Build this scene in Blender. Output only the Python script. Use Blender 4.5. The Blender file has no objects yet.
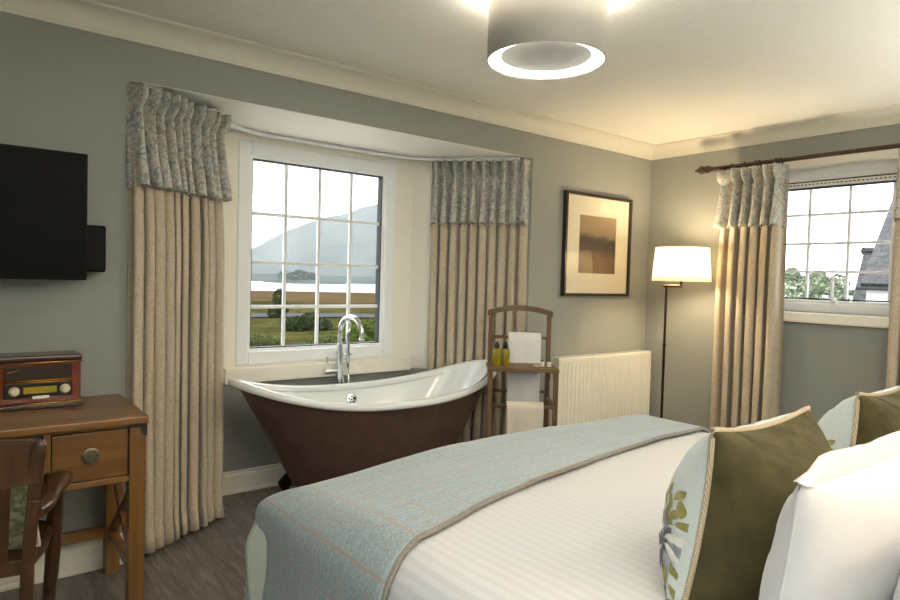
import bpy, bmesh, math, random
from mathutils import Vector, Matrix, noise
PI = math.pi
rnd = random.Random(7)
scene = bpy.context.scene
COL = scene.collection
KEEP = set()

# ------------------------------------------------------------------ helpers
def lin(c):
    c /= 255.0
    return c/12.92 if c <= .04045 else ((c+.055)/1.055)**2.4
def srgb(r, g, b): return (lin(r), lin(g), lin(b), 1)

def link(o, parent=None):
    COL.objects.link(o)
    if parent: o.parent = parent
    return o
def obj(name, bm, m, parent=None, smooth=False, auto=None, sub=0):
    me = bpy.data.meshes.new(name)
    if id(bm) not in KEEP: bmesh.ops.recalc_face_normals(bm, faces=bm.faces[:])
    KEEP.discard(id(bm))
    bm.to_mesh(me); bm.free()
    ms = m if isinstance(m, (list, tuple)) else [m]
    for x in ms: me.materials.append(x)
    if smooth or auto:
        me.polygons.foreach_set('use_smooth', [True]*len(me.polygons))
        if auto: me.set_sharp_from_angle(angle=math.radians(auto))
    o = bpy.data.objects.new(name, me)
    link(o, parent)
    if parent:
        o.matrix_parent_inverse = Matrix.Identity(4)
    if sub:
        md = o.modifiers.new('sub', 'SUBSURF'); md.levels = sub; md.render_levels = sub
    return o
def tag(o, label, cat, group=None, kind=None):
    o['label'] = label; o['category'] = cat
    if group: o['group'] = group
    if kind: o['kind'] = kind
    return o
def thing(name, label, cat, loc=(0, 0, 0), rz=0, group=None):
    o = bpy.data.objects.new(name, None); COL.objects.link(o)
    o.location = loc; o.rotation_euler = (0, 0, rz); o.empty_display_size = .1
    return tag(o, label, cat, group)
def struct(o): o['kind'] = 'structure'; return o
def dup(root, label=None):
    r = root.copy(); COL.objects.link(r)
    if label: r['label'] = label
    for ch in list(root.children):
        c = ch.copy(); COL.objects.link(c); c.parent = r
        for g in list(ch.children):
            d = g.copy(); COL.objects.link(d); d.parent = c
    return r

def box(bm, lo, hi, bev=0, seg=2, M=None, mi=0):
    x0, y0, z0 = lo; x1, y1, z1 = hi
    vs = [bm.verts.new(p) for p in ((x0,y0,z0),(x1,y0,z0),(x1,y1,z0),(x0,y1,z0),(x0,y0,z1),(x1,y0,z1),(x1,y1,z1),(x0,y1,z1))]
    fs = [bm.faces.new([vs[i] for i in q]) for q in ((3,2,1,0),(4,5,6,7),(0,1,5,4),(1,2,6,5),(2,3,7,6),(3,0,4,7))]
    for f in fs: f.material_index = mi
    if bev:
        es = list({e for f in fs for e in f.edges})
        r = bmesh.ops.bevel(bm, geom=es, offset=bev, segments=seg, affect='EDGES', profile=.5)
        vs = list({v for f in r['faces'] for v in f.verts} | {v for v in vs if v.is_valid})
        for f in {f for v in vs for f in v.link_faces}: f.material_index = mi
    if M is not None:
        for v in vs: v.co = M @ v.co
    return vs
def B(lo, hi, bev=0, seg=2, M=None):
    bm = bmesh.new(); box(bm, lo, hi, bev, seg, M); return bm
def beam(bm, p, q, w, d, bev=0, up=(0, 0, 1)):
    """box of section w x d along p->q"""
    p, q = Vector(p), Vector(q); z = (q-p); L = z.length; z.normalize()
    x = Vector(up).cross(z)
    if x.length < 1e-4: x = Vector((1, 0, 0))
    x.normalize(); y = z.cross(x)
    M = Matrix((x, y, z)).transposed().to_4x4(); M.translation = p
    return box(bm, (-w/2, -d/2, 0), (w/2, d/2, L), bev, 2, M)
def prism(bm, pts, z0, z1, mi=0):
    a = [bm.verts.new((x, y, z0)) for x, y in pts]; b = [bm.verts.new((x, y, z1)) for x, y in pts]
    n = len(pts); fs = [bm.faces.new(a[::-1]), bm.faces.new(b)]
    for i in range(n): fs.append(bm.faces.new((a[i], a[(i+1) % n], b[(i+1) % n], b[i])))
    for f in fs: f.material_index = mi
    return a+b
def tube(bm, pts, r, n=10, closed=False, caps=True, sx=1.0):
    pts = [Vector(p) for p in pts]; N = len(pts)
    rs = r if isinstance(r, (list, tuple)) else [r]*N
    rings = []; ref = None
    for i, p in enumerate(pts):
        if closed: t = pts[(i+1) % N]-pts[i-1]
        else: t = pts[min(i+1, N-1)]-pts[max(i-1, 0)]
        t.normalize()
        if ref is None:
            ref = Vector((0, 0, 1)) if abs(t.z) < .9 else Vector((1, 0, 0))
        ref = (ref-t*ref.dot(t)).normalized(); bi = t.cross(ref)
        rings.append([bm.verts.new(p+ref*(math.cos(2*PI*k/n)*rs[i])+bi*(math.sin(2*PI*k/n)*rs[i]*sx)) for k in range(n)])
    for i in range(N if closed else N-1):
        a, b = rings[i], rings[(i+1) % N]
        off = 0
        if closed and i == N-1:
            off = min(range(n), key=lambda o: (a[0].co-b[o].co).length)
        for k in range(n): bm.faces.new((a[k], a[(k+1) % n], b[(k+1+off) % n], b[(k+off) % n]))
    if caps and not closed:
        bm.faces.new(rings[0][::-1]); bm.faces.new(rings[-1])
def lathe(bm, prof, n=32, c=(0, 0, 0), M=None):
    rings = []; c = Vector(c); allv = []
    for r, z in prof:
        if r < 1e-6: ring = [bm.verts.new((0, 0, z))]
        else: ring = [bm.verts.new((r*math.cos(2*PI*k/n), r*math.sin(2*PI*k/n), z)) for k in range(n)]
        rings.append(ring); allv += ring
    for a, b in zip(rings, rings[1:]):
        for k in range(n):
            if len(a) == 1 and len(b) > 1: bm.faces.new((a[0], b[(k+1) % n], b[k]))
            elif len(b) == 1 and len(a) > 1: bm.faces.new((a[k], a[(k+1) % n], b[0]))
            elif len(a) > 1: bm.faces.new((a[k], a[(k+1) % n], b[(k+1) % n], b[k]))
    for v in allv:
        if M is not None: v.co = M @ v.co
        v.co += c
def LT(prof, n=32, c=(0, 0, 0), M=None):
    bm = bmesh.new(); lathe(bm, prof, n, c, M); return bm
def TB(pts, r, n=10, closed=False, sx=1.0):
    bm = bmesh.new(); tube(bm, pts, r, n, closed, True, sx); return bm
def grid(fn, nu, nv, uvfn=None, closed_u=False):
    bm = bmesh.new(); g = [[bm.verts.new(fn(i/nu, j/nv)) for i in range(nu+(0 if closed_u else 1))] for j in range(nv+1)]
    uv = bm.loops.layers.uv.new('UVMap') if uvfn else None
    m = len(g[0])
    for j in range(nv):
        for i in range(nu):
            q = ((i, j), (i+1, j), (i+1, j+1), (i, j+1))
            f = bm.faces.new([g[b][a % m] for a, b in q])
            if uv:
                for l, (a, b) in zip(f.loops, q): l[uv].uv = uvfn(a/nu, b/nv)
    return bm
def sm(a, b, x):
    t = max(0, min(1, (x-a)/(b-a))); return t*t*(3-2*t)
def nz(x, y, z=0): return noise.noise(Vector((x, y, z)))

# ------------------------------------------------------------------ materials
class NT:
    def __init__(s, name):
        s.m = bpy.data.materials.new(name); s.m.use_nodes = True
        s.t = s.m.node_tree; s.t.nodes.clear()
        s.out = s.n('ShaderNodeOutputMaterial')
    def n(s, typ, **kw):
        x = s.t.nodes.new(typ)
        for k, v in kw.items():
            if k.startswith('i_'):
                key = k[2:].replace('_', ' ')
                x.inputs[key].default_value = v
            else: setattr(x, k, v)
        return x
    def l(s, a, b): s.t.links.new(a, b)
    def coord(s, kind='Object', scale=(1, 1, 1), rot=(0, 0, 0)):
        tc = s.n('ShaderNodeTexCoord'); mp = s.n('ShaderNodeMapping')
        mp.inputs['Scale'].default_value = scale; mp.inputs['Rotation'].default_value = rot
        s.l(tc.outputs[kind], mp.inputs['Vector']); return mp.outputs['Vector']
    def ramp(s, fac, stops, interp='LINEAR'):
        r = s.n('ShaderNodeValToRGB'); r.color_ramp.interpolation = interp
        e = r.color_ramp.elements
        while len(e) < len(stops): e.new(.5)
        for x, (p, c) in zip(e, stops): x.position = p; x.color = c
        s.l(fac, r.inputs[0]); return r.outputs[0]
    def mix(s, fac, a, b, mode='MIX'):
        x = s.n('ShaderNodeMix', data_type='RGBA', blend_type=mode)
        for i, v in ((0, fac), (6, a), (7, b)):
            if hasattr(v, 'links') or hasattr(v, 'is_linked'): s.l(v, x.inputs[i])
            else: x.inputs[i].default_value = v
        return x.outputs[2]
    def math(s, op, a, b=None, c=None):
        x = s.n('ShaderNodeMath', operation=op)
        for i, v in enumerate((a, b, c)):
            if v is None: continue
            if hasattr(v, 'is_linked'): s.l(v, x.inputs[i])
            else: x.inputs[i].default_value = v
        return x.outputs[0]
    def bsdf(s, col=None, rough=.5, metal=0, bump=None, bstr=.2, bdist=.002, **kw):
        b = s.n('ShaderNodeBsdfPrincipled')
        if col is not None:
            if hasattr(col, 'is_linked'): s.l(col, b.inputs['Base Color'])
            else: b.inputs['Base Color'].default_value = col
        if hasattr(rough, 'is_linked'): s.l(rough, b.inputs['Roughness'])
        else: b.inputs['Roughness'].default_value = rough
        b.inputs['Metallic'].default_value = metal
        for k, v in kw.items(): b.inputs[k.replace('_', ' ')].default_value = v
        if bump is not None:
            bp = s.n('ShaderNodeBump'); bp.inputs['Strength'].default_value = bstr; bp.inputs['Distance'].default_value = bdist
            s.l(bump, bp.inputs['Height']); s.l(bp.outputs[0], b.inputs['Normal'])
        s.l(b.outputs[0], s.out.inputs[0]); return b
    def noise(s, vec, scale=5, detail=4, rough=.55, dist=0):
        x = s.n('ShaderNodeTexNoise'); x.inputs['Scale'].default_value = scale; x.inputs['Detail'].default_value = detail
        x.inputs['Roughness'].default_value = rough; x.inputs['Distortion'].default_value = dist
        s.l(vec, x.inputs['Vector']); return x.outputs['Fac']
def plain(name, col, rough=.5, metal=0, var=.06, scale=20, bstr=0.05, **kw):
    t = NT(name); f = t.noise(t.coord(), scale, 3)
    a = tuple(c*(1-var) for c in col[:3])+(1,); b = tuple(min(1, c*(1+var)) for c in col[:3])+(1,)
    t.bsdf(t.ramp(f, [(.3, a), (.7, b)]), rough, metal, f, bstr, .001, **kw); return t.m
def wood(name, c0, c1, c2, axis='X', rough=.35, scale=14, coat=0):
    t = NT(name); sc = {'X': (.08, 1, 1), 'Y': (1, .08, 1), 'Z': (1, 1, .08)}[axis]
    v = t.coord(scale=sc); f = t.noise(v, scale, 6, .6, .8); g = t.noise(v, scale*9, 3)
    col = t.mix(t.math('MULTIPLY', g, .35), t.ramp(f, [(.3, c0), (.52, c1), (.72, c2)]), c0)
    t.bsdf(col, rough, 0, g, .12, .001, Coat_Weight=coat, Coat_Roughness=.15); return t.m
def fabric(name, c0, c1, wscale=700, rough=.9, bstr=.25, sheen=.2):
    t = NT(name); v = t.coord()
    f = t.noise(v, 60, 4, .7); sep = t.coord(scale=(1, 1, .15)); h = t.noise(sep, 260, 2); k = t.noise(t.coord(scale=(.2, .2, 1)), 260, 2)
    s_ = t.math('ADD', t.math('MULTIPLY', h, .5), t.math('MULTIPLY', k, .5))
    col = t.ramp(t.math('ADD', t.math('MULTIPLY', s_, .85), t.math('MULTIPLY', f, .15)), [(.34, c0), (.66, c1)])
    t.bsdf(col, rough, 0, s_, bstr, .001, Sheen_Weight=sheen); return t.m
def glassthin(name, tint=(1, 1, 1, 1), gl=.05):
    t = NT(name); a = t.n('ShaderNodeBsdfTransparent'); a.inputs[0].default_value = tint
    g = t.n('ShaderNodeBsdfGlossy'); g.inputs['Roughness'].default_value = .02
    fr = t.n('ShaderNodeLayerWeight'); fr.inputs[0].default_value = .5
    mx = t.n('ShaderNodeMixShader'); t.l(t.math('MULTIPLY_ADD', t.math('POWER', fr.outputs['Facing'], 4.0), .7, .02), mx.inputs[0])
    t.l(a.outputs[0], mx.inputs[1]); t.l(g.outputs[0], mx.inputs[2]); t.l(mx.outputs[0], t.out.inputs[0]); return t.m
def emit(name, col, strength):
    t = NT(name); e = t.n('ShaderNodeEmission'); e.inputs[0].default_value = col; e.inputs[1].default_value = strength
    t.l(e.outputs[0], t.out.inputs[0]); return t.m

M = {}
M['wall'] = plain('wall_paint', srgb(150, 152, 146), .85, 0, .02, 60, .06)
M['cream'] = plain('cream_paint', srgb(246, 241, 228), .5, 0, .015, 30, .03)
M['trimw'] = plain('white_trim', srgb(246, 243, 235), .45, 0, .015, 30, .03)
M['covewhite'] = plain('cornice_white', srgb(222, 219, 205), .6, 0, .015, 30, .03)
M['upvc'] = plain('white_upvc', srgb(246, 247, 247), .3, 0, .01, 15, .01)
M['seal'] = plain('black_seal', srgb(28, 30, 32), .6)
M['lead'] = plain('muntin_white', srgb(244, 245, 245), .45, 0, .01)
M['glass'] = glassthin('window_glass')
t = NT('ceiling_paint'); f = t.noise(t.coord(), 45, 5, .6)
t.bsdf(t.ramp(f, [(.3, srgb(236, 235, 225)), (.7, srgb(241, 240, 231))]), .9, 0, f, .35, .004); M['ceil'] = t.m
# plank floor along y
t = NT('grey_oak_planks'); v = t.coord()
br = t.n('ShaderNodeTexBrick'); br.offset = .37
br.inputs['Color1'].default_value = (.25, .25, .25, 1); br.inputs['Color2'].default_value = (.75, .75, .75, 1); br.inputs['Mortar'].default_value = (0, 0, 0, 1)
br.inputs['Scale'].default_value = 1; br.inputs['Mortar Size'].default_value = .0015; br.inputs['Brick Width'].default_value = 1.2; br.inputs['Row Height'].default_value = .18
t.l(t.coord(rot=(0, 0, PI/2)), br.inputs['Vector'])
g1 = t.noise(t.coord(scale=(1, .07, 1)), 22, 7, .65, 1.2); g2 = t.noise(t.coord(scale=(1, .12, 1)), 90, 4, .6, .5)
gg = t.math('ADD', t.math('MULTIPLY', g1, .65), t.math('MULTIPLY', g2, .35))
base = t.ramp(gg, [(.33, srgb(82, 75, 70)), (.5, srgb(126, 118, 111)), (.66, srgb(164, 156, 148))])
col = t.mix(.35, base, t.ramp(br.outputs['Color'], [(0, srgb(40, 36, 34)), (.25, srgb(95, 88, 82)), (.75, srgb(150, 143, 136))]), 'OVERLAY')
t.bsdf(col, .42, 0, gg, .12, .002); M['floor'] = t.m
M['oak'] = wood('desk_oak_across', srgb(92, 62, 28), srgb(134, 94, 46), srgb(158, 115, 60), 'X', .33, 9, .25)
M['oakz'] = wood('desk_oak_upright', srgb(88, 60, 28), srgb(124, 87, 44), srgb(146, 106, 58), 'Z', .38, 12, .15)
M['oaky'] = wood('desk_oak_deep', srgb(80, 52, 26), srgb(112, 76, 38), srgb(132, 92, 50), 'Y', .4, 12)
M['walnut'] = wood('chair_dark_wood', srgb(46, 27, 14), srgb(78, 50, 30), srgb(106, 72, 44), 'Z', .28, 16, .4)
M['teak'] = wood('valet_teak', srgb(84, 62, 38), srgb(116, 88, 56), srgb(136, 106, 72), 'Z', .5, 16)
M['teakx'] = wood('valet_teak_across', srgb(84, 62, 38), srgb(116, 88, 56), srgb(136, 106, 72), 'X', .5, 16)
M['pole'] = wood('pole_wood', srgb(46, 30, 18), srgb(70, 47, 30), srgb(88, 61, 40), 'Y', .35, 14, .3)
M['radio'] = wood('radio_mahogany', srgb(84, 28, 8), srgb(126, 50, 20), srgb(146, 64, 28), 'X', .22, 10, .6)
M['radiotop'] = wood('radio_dark_top', srgb(40, 18, 10), srgb(60, 28, 16), srgb(72, 36, 20), 'X', .25, 10, .5)
M['linen'] = fabric('beige_linen', srgb(164, 150, 129), srgb(202, 188, 166))
M['lining'] = fabric('curtain_lining', srgb(198, 190, 176), srgb(214, 208, 196))
# floral heading
t = NT('floral_heading'); v = t.coord(); n1 = t.noise(v, 22, 5, .65, 1.6); n2 = t.noise(v, 13, 4, .6, 2.0)
vo = t.n('ShaderNodeTexVoronoi', feature='DISTANCE_TO_EDGE'); vo.inputs['Scale'].default_value = 26; t.l(v, vo.inputs['Vector'])
c = t.ramp(n1, [(.36, srgb(128, 137, 138)), (.45, srgb(164, 170, 168)), (.52, srgb(206, 202, 190)), (.58, srgb(178, 170, 158)), (.66, srgb(146, 148, 141))])
c = t.mix(t.ramp(n2, [(.56, (0, 0, 0, 1)), (.64, (.65, .65, .65, 1))]), c, srgb(138, 114, 96))
c = t.mix(t.ramp(vo.outputs[0], [(.0, (.55, .55, .55, 1)), (.05, (0, 0, 0, 1))]), c, srgb(112, 116, 112))
t.bsdf(c, .75, 0, n1, .15, .001, Sheen_Weight=.15); M['floral'] = t.m
M['tubout'] = plain('tub_brown_paint', srgb(80, 60, 52), .36, 0, .18, 14, .15)
M['enamel'] = plain('white_enamel', srgb(232, 234, 232), .12, 0, .005, 5, 0, Coat_Weight=.5)
M['iron'] = plain('dark_iron', srgb(34, 26, 22), .4, .4, .15, 30)
M['chrome'] = plain('chrome', srgb(225, 228, 230), .06, 1, .01)
M['brass'] = plain('brass', srgb(196, 150, 74), .25, 1, .05)
M['pewter'] = plain('pewter_ring', srgb(140, 132, 112), .35, .9, .1)
M['darkmetal'] = plain('dark_bracket', srgb(70, 66, 60), .45, .8, .1)
M['bronze'] = plain('lamp_bronze', srgb(72, 52, 38), .35, .85, .1)
M['tvblack'] = plain('tv_black', srgb(10, 9, 8), .5, 0, .02, 5, 0, Specular_IOR_Level=.15)
M['tvscreen'] = plain('tv_screen', srgb(8, 7, 6), .4, 0, .01, 5, 0, Specular_IOR_Level=.08)
M['radi'] = plain('radiator_white', srgb(228, 224, 212), .35, 0, .01, 10, .01)
M['radidark'] = plain('radiator_grille_gap', srgb(120, 112, 98), .6)
M['towel'] = plain('white_terry', srgb(228, 226, 224), .95, 0, .05, 220, .6, Sheen_Weight=.4)
M['towelc'] = plain('cream_terry', srgb(218, 206, 190), .95, 0, .05, 220, .6, Sheen_Weight=.4)
M['bottle'] = plain('amber_green_liquid', srgb(168, 152, 18), .12, 0, .08, 12, 0, Transmission_Weight=.35)
M['blackcap'] = plain('black_cap', srgb(26, 25, 24), .35)
M['label'] = plain('bottle_label', srgb(190, 178, 60), .5)
M['jar'] = plain('white_jar', srgb(232, 230, 220), .35)
M['jarlid'] = plain('green_lid', srgb(96, 106, 52), .4)
M['soap'] = plain('cream_soap', srgb(214, 198, 160), .5)
M['frame'] = wood('frame_dark', srgb(30, 20, 15), srgb(48, 34, 26), srgb(58, 42, 32), 'Z', .35, 10, .2)
M['mat'] = plain('cream_mount', srgb(226, 218, 196), .8, 0, .01, 30)
t = NT('brown_landscape_print'); tc = t.n('ShaderNodeTexCoord'); sp = t.n('ShaderNodeSeparateXYZ'); t.l(tc.outputs['Generated'], sp.inputs[0])
nn = t.noise(t.coord('Generated', (1.5, 1, 4)), 2.2, 6, .6, .6)
hh = t.math('ADD', sp.outputs['Z'], t.math('MULTIPLY', t.math('SUBTRACT', nn, .5), .22))
hh = t.math('ADD', hh, t.math('MULTIPLY', sp.outputs['X'], .05))
cc = t.ramp(hh, [(0, srgb(112, 90, 58)), (.32, srgb(104, 82, 54)), (.42, srgb(70, 56, 44)), (.56, srgb(62, 50, 42)), (.64, srgb(84, 72, 62)), (.70, srgb(150, 128, 98)), (1, srgb(162, 138, 104))])
t.bsdf(cc, .7); M['art'] = t.m
M['drumgrey'] = plain('drum_grey_fabric', srgb(186, 182, 174), .75, 0, .03, 160, .1)
M['disc'] = plain('disc_pale', srgb(205, 208, 206), .6, 0, .01)
M['glow'] = emit('drum_glow', (1, .91, .78, 1), 16.0)
M['glowup'] = emit('drum_glow_up', (1, .90, .76, 1), 32.0)
t = NT('cream_lamp_shade'); d_ = t.n('ShaderNodeBsdfDiffuse'); d_.inputs[0].default_value = srgb(252, 248, 236)
tr = t.n('ShaderNodeBsdfTranslucent'); tr.inputs[0].default_value = srgb(255, 250, 236); mx = t.n('ShaderNodeMixShader'); mx.inputs[0].default_value = .75
t.l(d_.outputs[0], mx.inputs[1]); t.l(tr.outputs[0], mx.inputs[2]); t.l(mx.outputs[0], t.out.inputs[0]); M['shade'] = t.m
M['bulb'] = emit('warm_bulb', (1, .75, .42, 1), 20)
# duvet with satin stripes along y
t = NT('white_stripe_satin'); sp = t.n('ShaderNodeSeparateXYZ'); tc = t.n('ShaderNodeTexCoord'); t.l(tc.outputs['UV'], sp.inputs[0])
st = t.math('SINE', t.math('MULTIPLY', sp.outputs['X'], 2*PI/.03)); st = t.math('GREATER_THAN', st, 0)
rg = t.math('MULTIPLY_ADD', st, .2, .42); f = t.noise(t.coord(), 300, 2)
t.bsdf(t.mix(st, srgb(198, 198, 201), srgb(206, 206, 208)), rg, 0, t.math('ADD', t.math('MULTIPLY', st, .6), f), .08, .001, Sheen_Weight=.1); M['duvet'] = t.m
# runner: blue wool windowpane check
t = NT('blue_wool_check'); sp = t.n('ShaderNodeSeparateXYZ'); tc = t.n('ShaderNodeTexCoord'); t.l(tc.outputs['UV'], sp.inputs[0])
def line(ax, per, w, off=0):
    fr = t.math('FRACT', t.math('ADD', t.math('DIVIDE', sp.outputs[ax], per), off))
    return t.math('LESS_THAN', t.math('ABSOLUTE', t.math('SUBTRACT', fr, .5)), w/per/2)
f = t.noise(t.coord(), 420, 3, .7); f2 = t.noise(t.coord(), 120, 2)
bl = t.ramp(t.math('ADD', t.math('MULTIPLY', f, .6), t.math('MULTIPLY', f2, .4)), [(.36, srgb(120, 135, 141)), (.64, srgb(166, 179, 182))])
bl = t.mix(t.math('MULTIPLY', line('Y', .075, .004), .28), bl, srgb(196, 196, 184))
bl = t.mix(t.math('MULTIPLY', line('X', .115, .005), .75), bl, srgb(172, 138, 112))
bl = t.mix(t.math('MULTIPLY', line('Y', .30, .005, .25), .45), bl, srgb(172, 138, 112))
t.bsdf(bl, .95, 0, f, .35, .0015, Sheen_Weight=.3); M['runner'] = t.m
M['runlin'] = fabric('pale_green_lining', srgb(186, 198, 184), srgb(202, 212, 198))
M['hem'] = fabric('runner_hem', srgb(112, 106, 97), srgb(142, 135, 124))
t = NT('olive_velvet'); f = t.noise(t.coord(), 25, 4, .6); fn = t.noise(t.coord(), 500, 2)
t.bsdf(t.ramp(f, [(.3, srgb(50, 44, 11)), (.7, srgb(68, 60, 19))]), .8, 0, fn, .2, .001, Sheen_Weight=.12, Sheen_Tint=srgb(190, 176, 110), Sheen_Roughness=.4); M['velvet'] = t.m
b1 = [n for n in t.t.nodes if n.type == 'BUMP'][0]; wv = t.noise(t.coord(scale=(1, 1, .55), rot=(0, .7, 0)), 5.5, 2, .45, 1.4); b2 = t.n('ShaderNodeBump'); b2.inputs['Strength'].default_value = .8; b2.inputs['Distance'].default_value = .035; t.l(wv, b2.inputs['Height']); t.l(b2.outputs[0], b1.inputs['Normal'])
M['cushblue'] = fabric('pale_blue_satin', srgb(194, 203, 200), srgb(208, 215, 212), rough=.55, bstr=.08)
M['leafA'] = plain('leaf_olive_print', srgb(150, 144, 84), .6, 0, .2, 40)
M['leafB'] = plain('flower_grey_print', srgb(150, 152, 160), .6, 0, .25, 60)
M['leafC'] = plain('flower_white_print', srgb(222, 222, 214), .6, 0, .12, 50)
M['leafD'] = plain('flower_dark_print', srgb(92, 92, 104), .6, 0, .25, 60)
t = NT('cushion_cord'); wv = t.n('ShaderNodeTexWave'); wv.inputs['Scale'].default_value = 160; t.l(t.coord(), wv.inputs['Vector'])
t.bsdf(t.ramp(wv.outputs['Color'], [(.2, srgb(150, 134, 110)), (.8, srgb(196, 182, 158))]), .7, 0, wv.outputs['Color'], .4, .002); M['cord'] = t.m
M['cotton'] = plain('white_cotton', srgb(204, 203, 203), .75, 0, .01, 300, .12, Sheen_Weight=.15)
M['bedbase'] = fabric('bed_base_grey', srgb(140, 138, 130), srgb(156, 154, 146))
t = NT('green_leaf_fabric'); v = t.coord(); n1 = t.noise(v, 18, 3, .5, 1.5)
t.bsdf(t.ramp(n1, [(.4, srgb(176, 178, 152)), (.47, srgb(110, 124, 84)), (.56, srgb(150, 154, 118)), (.62, srgb(190, 188, 166))]), .85); M['greenfab'] = t.m
M['pipingw'] = plain('pale_piping', srgb(210, 206, 192), .7)
# radio bits
t = NT('speaker_cloth'); ck = t.n('ShaderNodeTexChecker'); ck.inputs['Scale'].default_value = 300; t.l(t.coord(), ck.inputs['Vector'])
t.bsdf(t.mix(ck.outputs['Fac'], srgb(40, 28, 20), srgb(66, 50, 38)), .8); M['spkcloth'] = t.m
t = NT('radio_dial'); w1 = t.n('ShaderNodeTexWave'); w1.inputs['Scale'].default_value = 60; t.l(t.coord(), w1.inputs['Vector'])
t.bsdf(t.mix(t.math('GREATER_THAN', w1.outputs['Fac'], .8), srgb(176, 156, 30), srgb(120, 100, 20)), .35); M['dial'] = t.m
M['ivory'] = plain('ivory_knob', srgb(220, 208, 180), .35)
M['panelblk'] = plain('radio_black_panel', srgb(24, 18, 14), .3)

# ------------------------------------------------------------------ camera
CAM = Vector((-4.383, -3.054, 1.285))
yaw, pit, rol = (math.radians(a) for a in (38.09, -1.918, 1.591))
r0 = Vector((math.cos(yaw), -math.sin(yaw), 0)); f0 = Vector((math.sin(yaw), math.cos(yaw), 0)); u0 = Vector((0, 0, 1))
fw = f0*math.cos(pit)+u0*math.sin(pit); u1 = u0*math.cos(pit)-f0*math.sin(pit)
rt = r0*math.cos(rol)+u1*math.sin(rol); up = u1*math.cos(rol)-r0*math.sin(rol)
cd = bpy.data.cameras.new('camera'); cam = bpy.data.objects.new('camera', cd); COL.objects.link(cam)
mw = Matrix((rt, up, -fw)).transposed().to_4x4(); mw.translation = CAM; cam.matrix_world = mw
cd.sensor_width = 36; cd.lens = 640/900*36; cd.clip_start = .05; cd.clip_end = 9000
scene.camera = cam

# ------------------------------------------------------------------ room shell
H = 2.36; XW = -5.15; YF = -3.95      # ceiling, far-left wall, wall behind the camera
BL, BR, BD = -3.774, -1.32, .62        # bay mouth and depth
bl, brr = -3.15, -1.86                 # bay back wall ends
SOF = 2.10
bm = bmesh.new(); prism(bm, [(XW-.2, YF-.2), (.25, YF-.2), (.25, .2), (-1.1, .2), (-1.7, .8), (-3.3, .8), (-4.0, .2), (XW-.2, .2)], -.1, 0)
struct(obj('floor', bm, M['floor']))
struct(obj('ceiling', B((XW-.2, YF-.2, H), (.25, .2, H+.12)), M['ceil']))
bm = bmesh.new(); box(bm, (XW-.2, 0, 0), (BL, .2, H)); box(bm, (BL, 0, SOF+.003), (BR, .2, H)); box(bm, (BR, 0, 0), (.2, .2, H))
struct(obj('wall_back', bm, M['wall']))
LY0, LY1, LZ0, LZ1 = -3.70, -2.35, .75, 2.10       # opening of the unseen window added beside the camera for more daylight
bm = bmesh.new(); box(bm, (XW-.2, YF, 0), (XW, LY0, H)); box(bm, (XW-.2, LY1, 0), (XW, 0, H)); box(bm, (XW-.2, LY0, 0), (XW, LY1, LZ0)); box(bm, (XW-.2, LY0, LZ1), (XW, LY1, H))
struct(obj('wall_left', bm, M['wall']))
struct(obj('wall_front', B((XW-.2, YF-.2, 0), (.2, YF, H)), M['wall']))
# right wall with window opening
WY0, WY1, WZ0, WZ1 = -1.98, -.80, 1.13, 2.085
bm = bmesh.new(); box(bm, (0, YF, 0), (.2, WY0, H)); box(bm, (0, WY1, 0), (.2, 0, H)); box(bm, (0, WY0, 0), (.2, WY1, WZ0)); box(bm, (0, WY0, WZ1), (.2, WY1, H))
struct(obj('wall_right', bm, M['wall']))
# bay walls: grey below the sill, cream above
SZ = .655
GX0, GX1, GZ0, GZ1 = -3.075, -1.995, .745, 2.05
bm = bmesh.new()
box(bm, (bl-.1, BD, 0), (brr+.1, BD+.16, SZ)); 
box(bm, (bl-.1, BD, SZ), (GX0, BD+.16, SOF), mi=1); box(bm, (GX1, BD, SZ), (brr+.1, BD+.16, SOF), mi=1)
box(bm, (GX0, BD, SZ), (GX1, BD+.16, GZ0), mi=1); box(bm, (GX0, BD, GZ1), (GX1, BD+.16, SOF), mi=1)
struct(obj('wall_bay_back', bm, [M['wall'], M['cream']]))
bm = bmesh.new(); q = [(BL, 0), (bl, BD), (bl-.12, BD+.1), (BL-.12, .2)]; prism(bm, q, 0, SZ, 0); ml, mk = (BL+(bl-BL)*.6, BD*.6), (BL-.12+(bl-BL)*.6, .2+(BD-.1)*.6); prism(bm, [q[0], ml, mk, q[3]], SZ, SOF, 0); prism(bm, [ml, q[1], q[2], mk], SZ, SOF, 1)
struct(obj('wall_bay_left', bm, [M['wall'], M['cream']]))
bm = bmesh.new(); q = [(BR, 0), (BR+.12, .2), (brr+.12, BD+.1), (brr, BD)]; prism(bm, q, 0, SZ, 0); ml, mk = (BR+(brr-BR)*.6, BD*.6), (BR+.12+(brr-BR)*.6, .2+(BD-.1)*.6); prism(bm, [q[0], q[1], mk, ml], SZ, SOF, 0); prism(bm, [ml, mk, q[2], q[3]], SZ, SOF, 1)
struct(obj('wall_bay_right', bm, [M['wall'], M['cream']]))
bm = bmesh.new(); prism(bm, [(BL-.1, .002), (BR+.1, .002), (brr+.1, BD+.12), (bl-.1, BD+.12)], SOF, SOF+.0025)
struct(obj('ceiling_bay', bm, M['trimw']))
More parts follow.
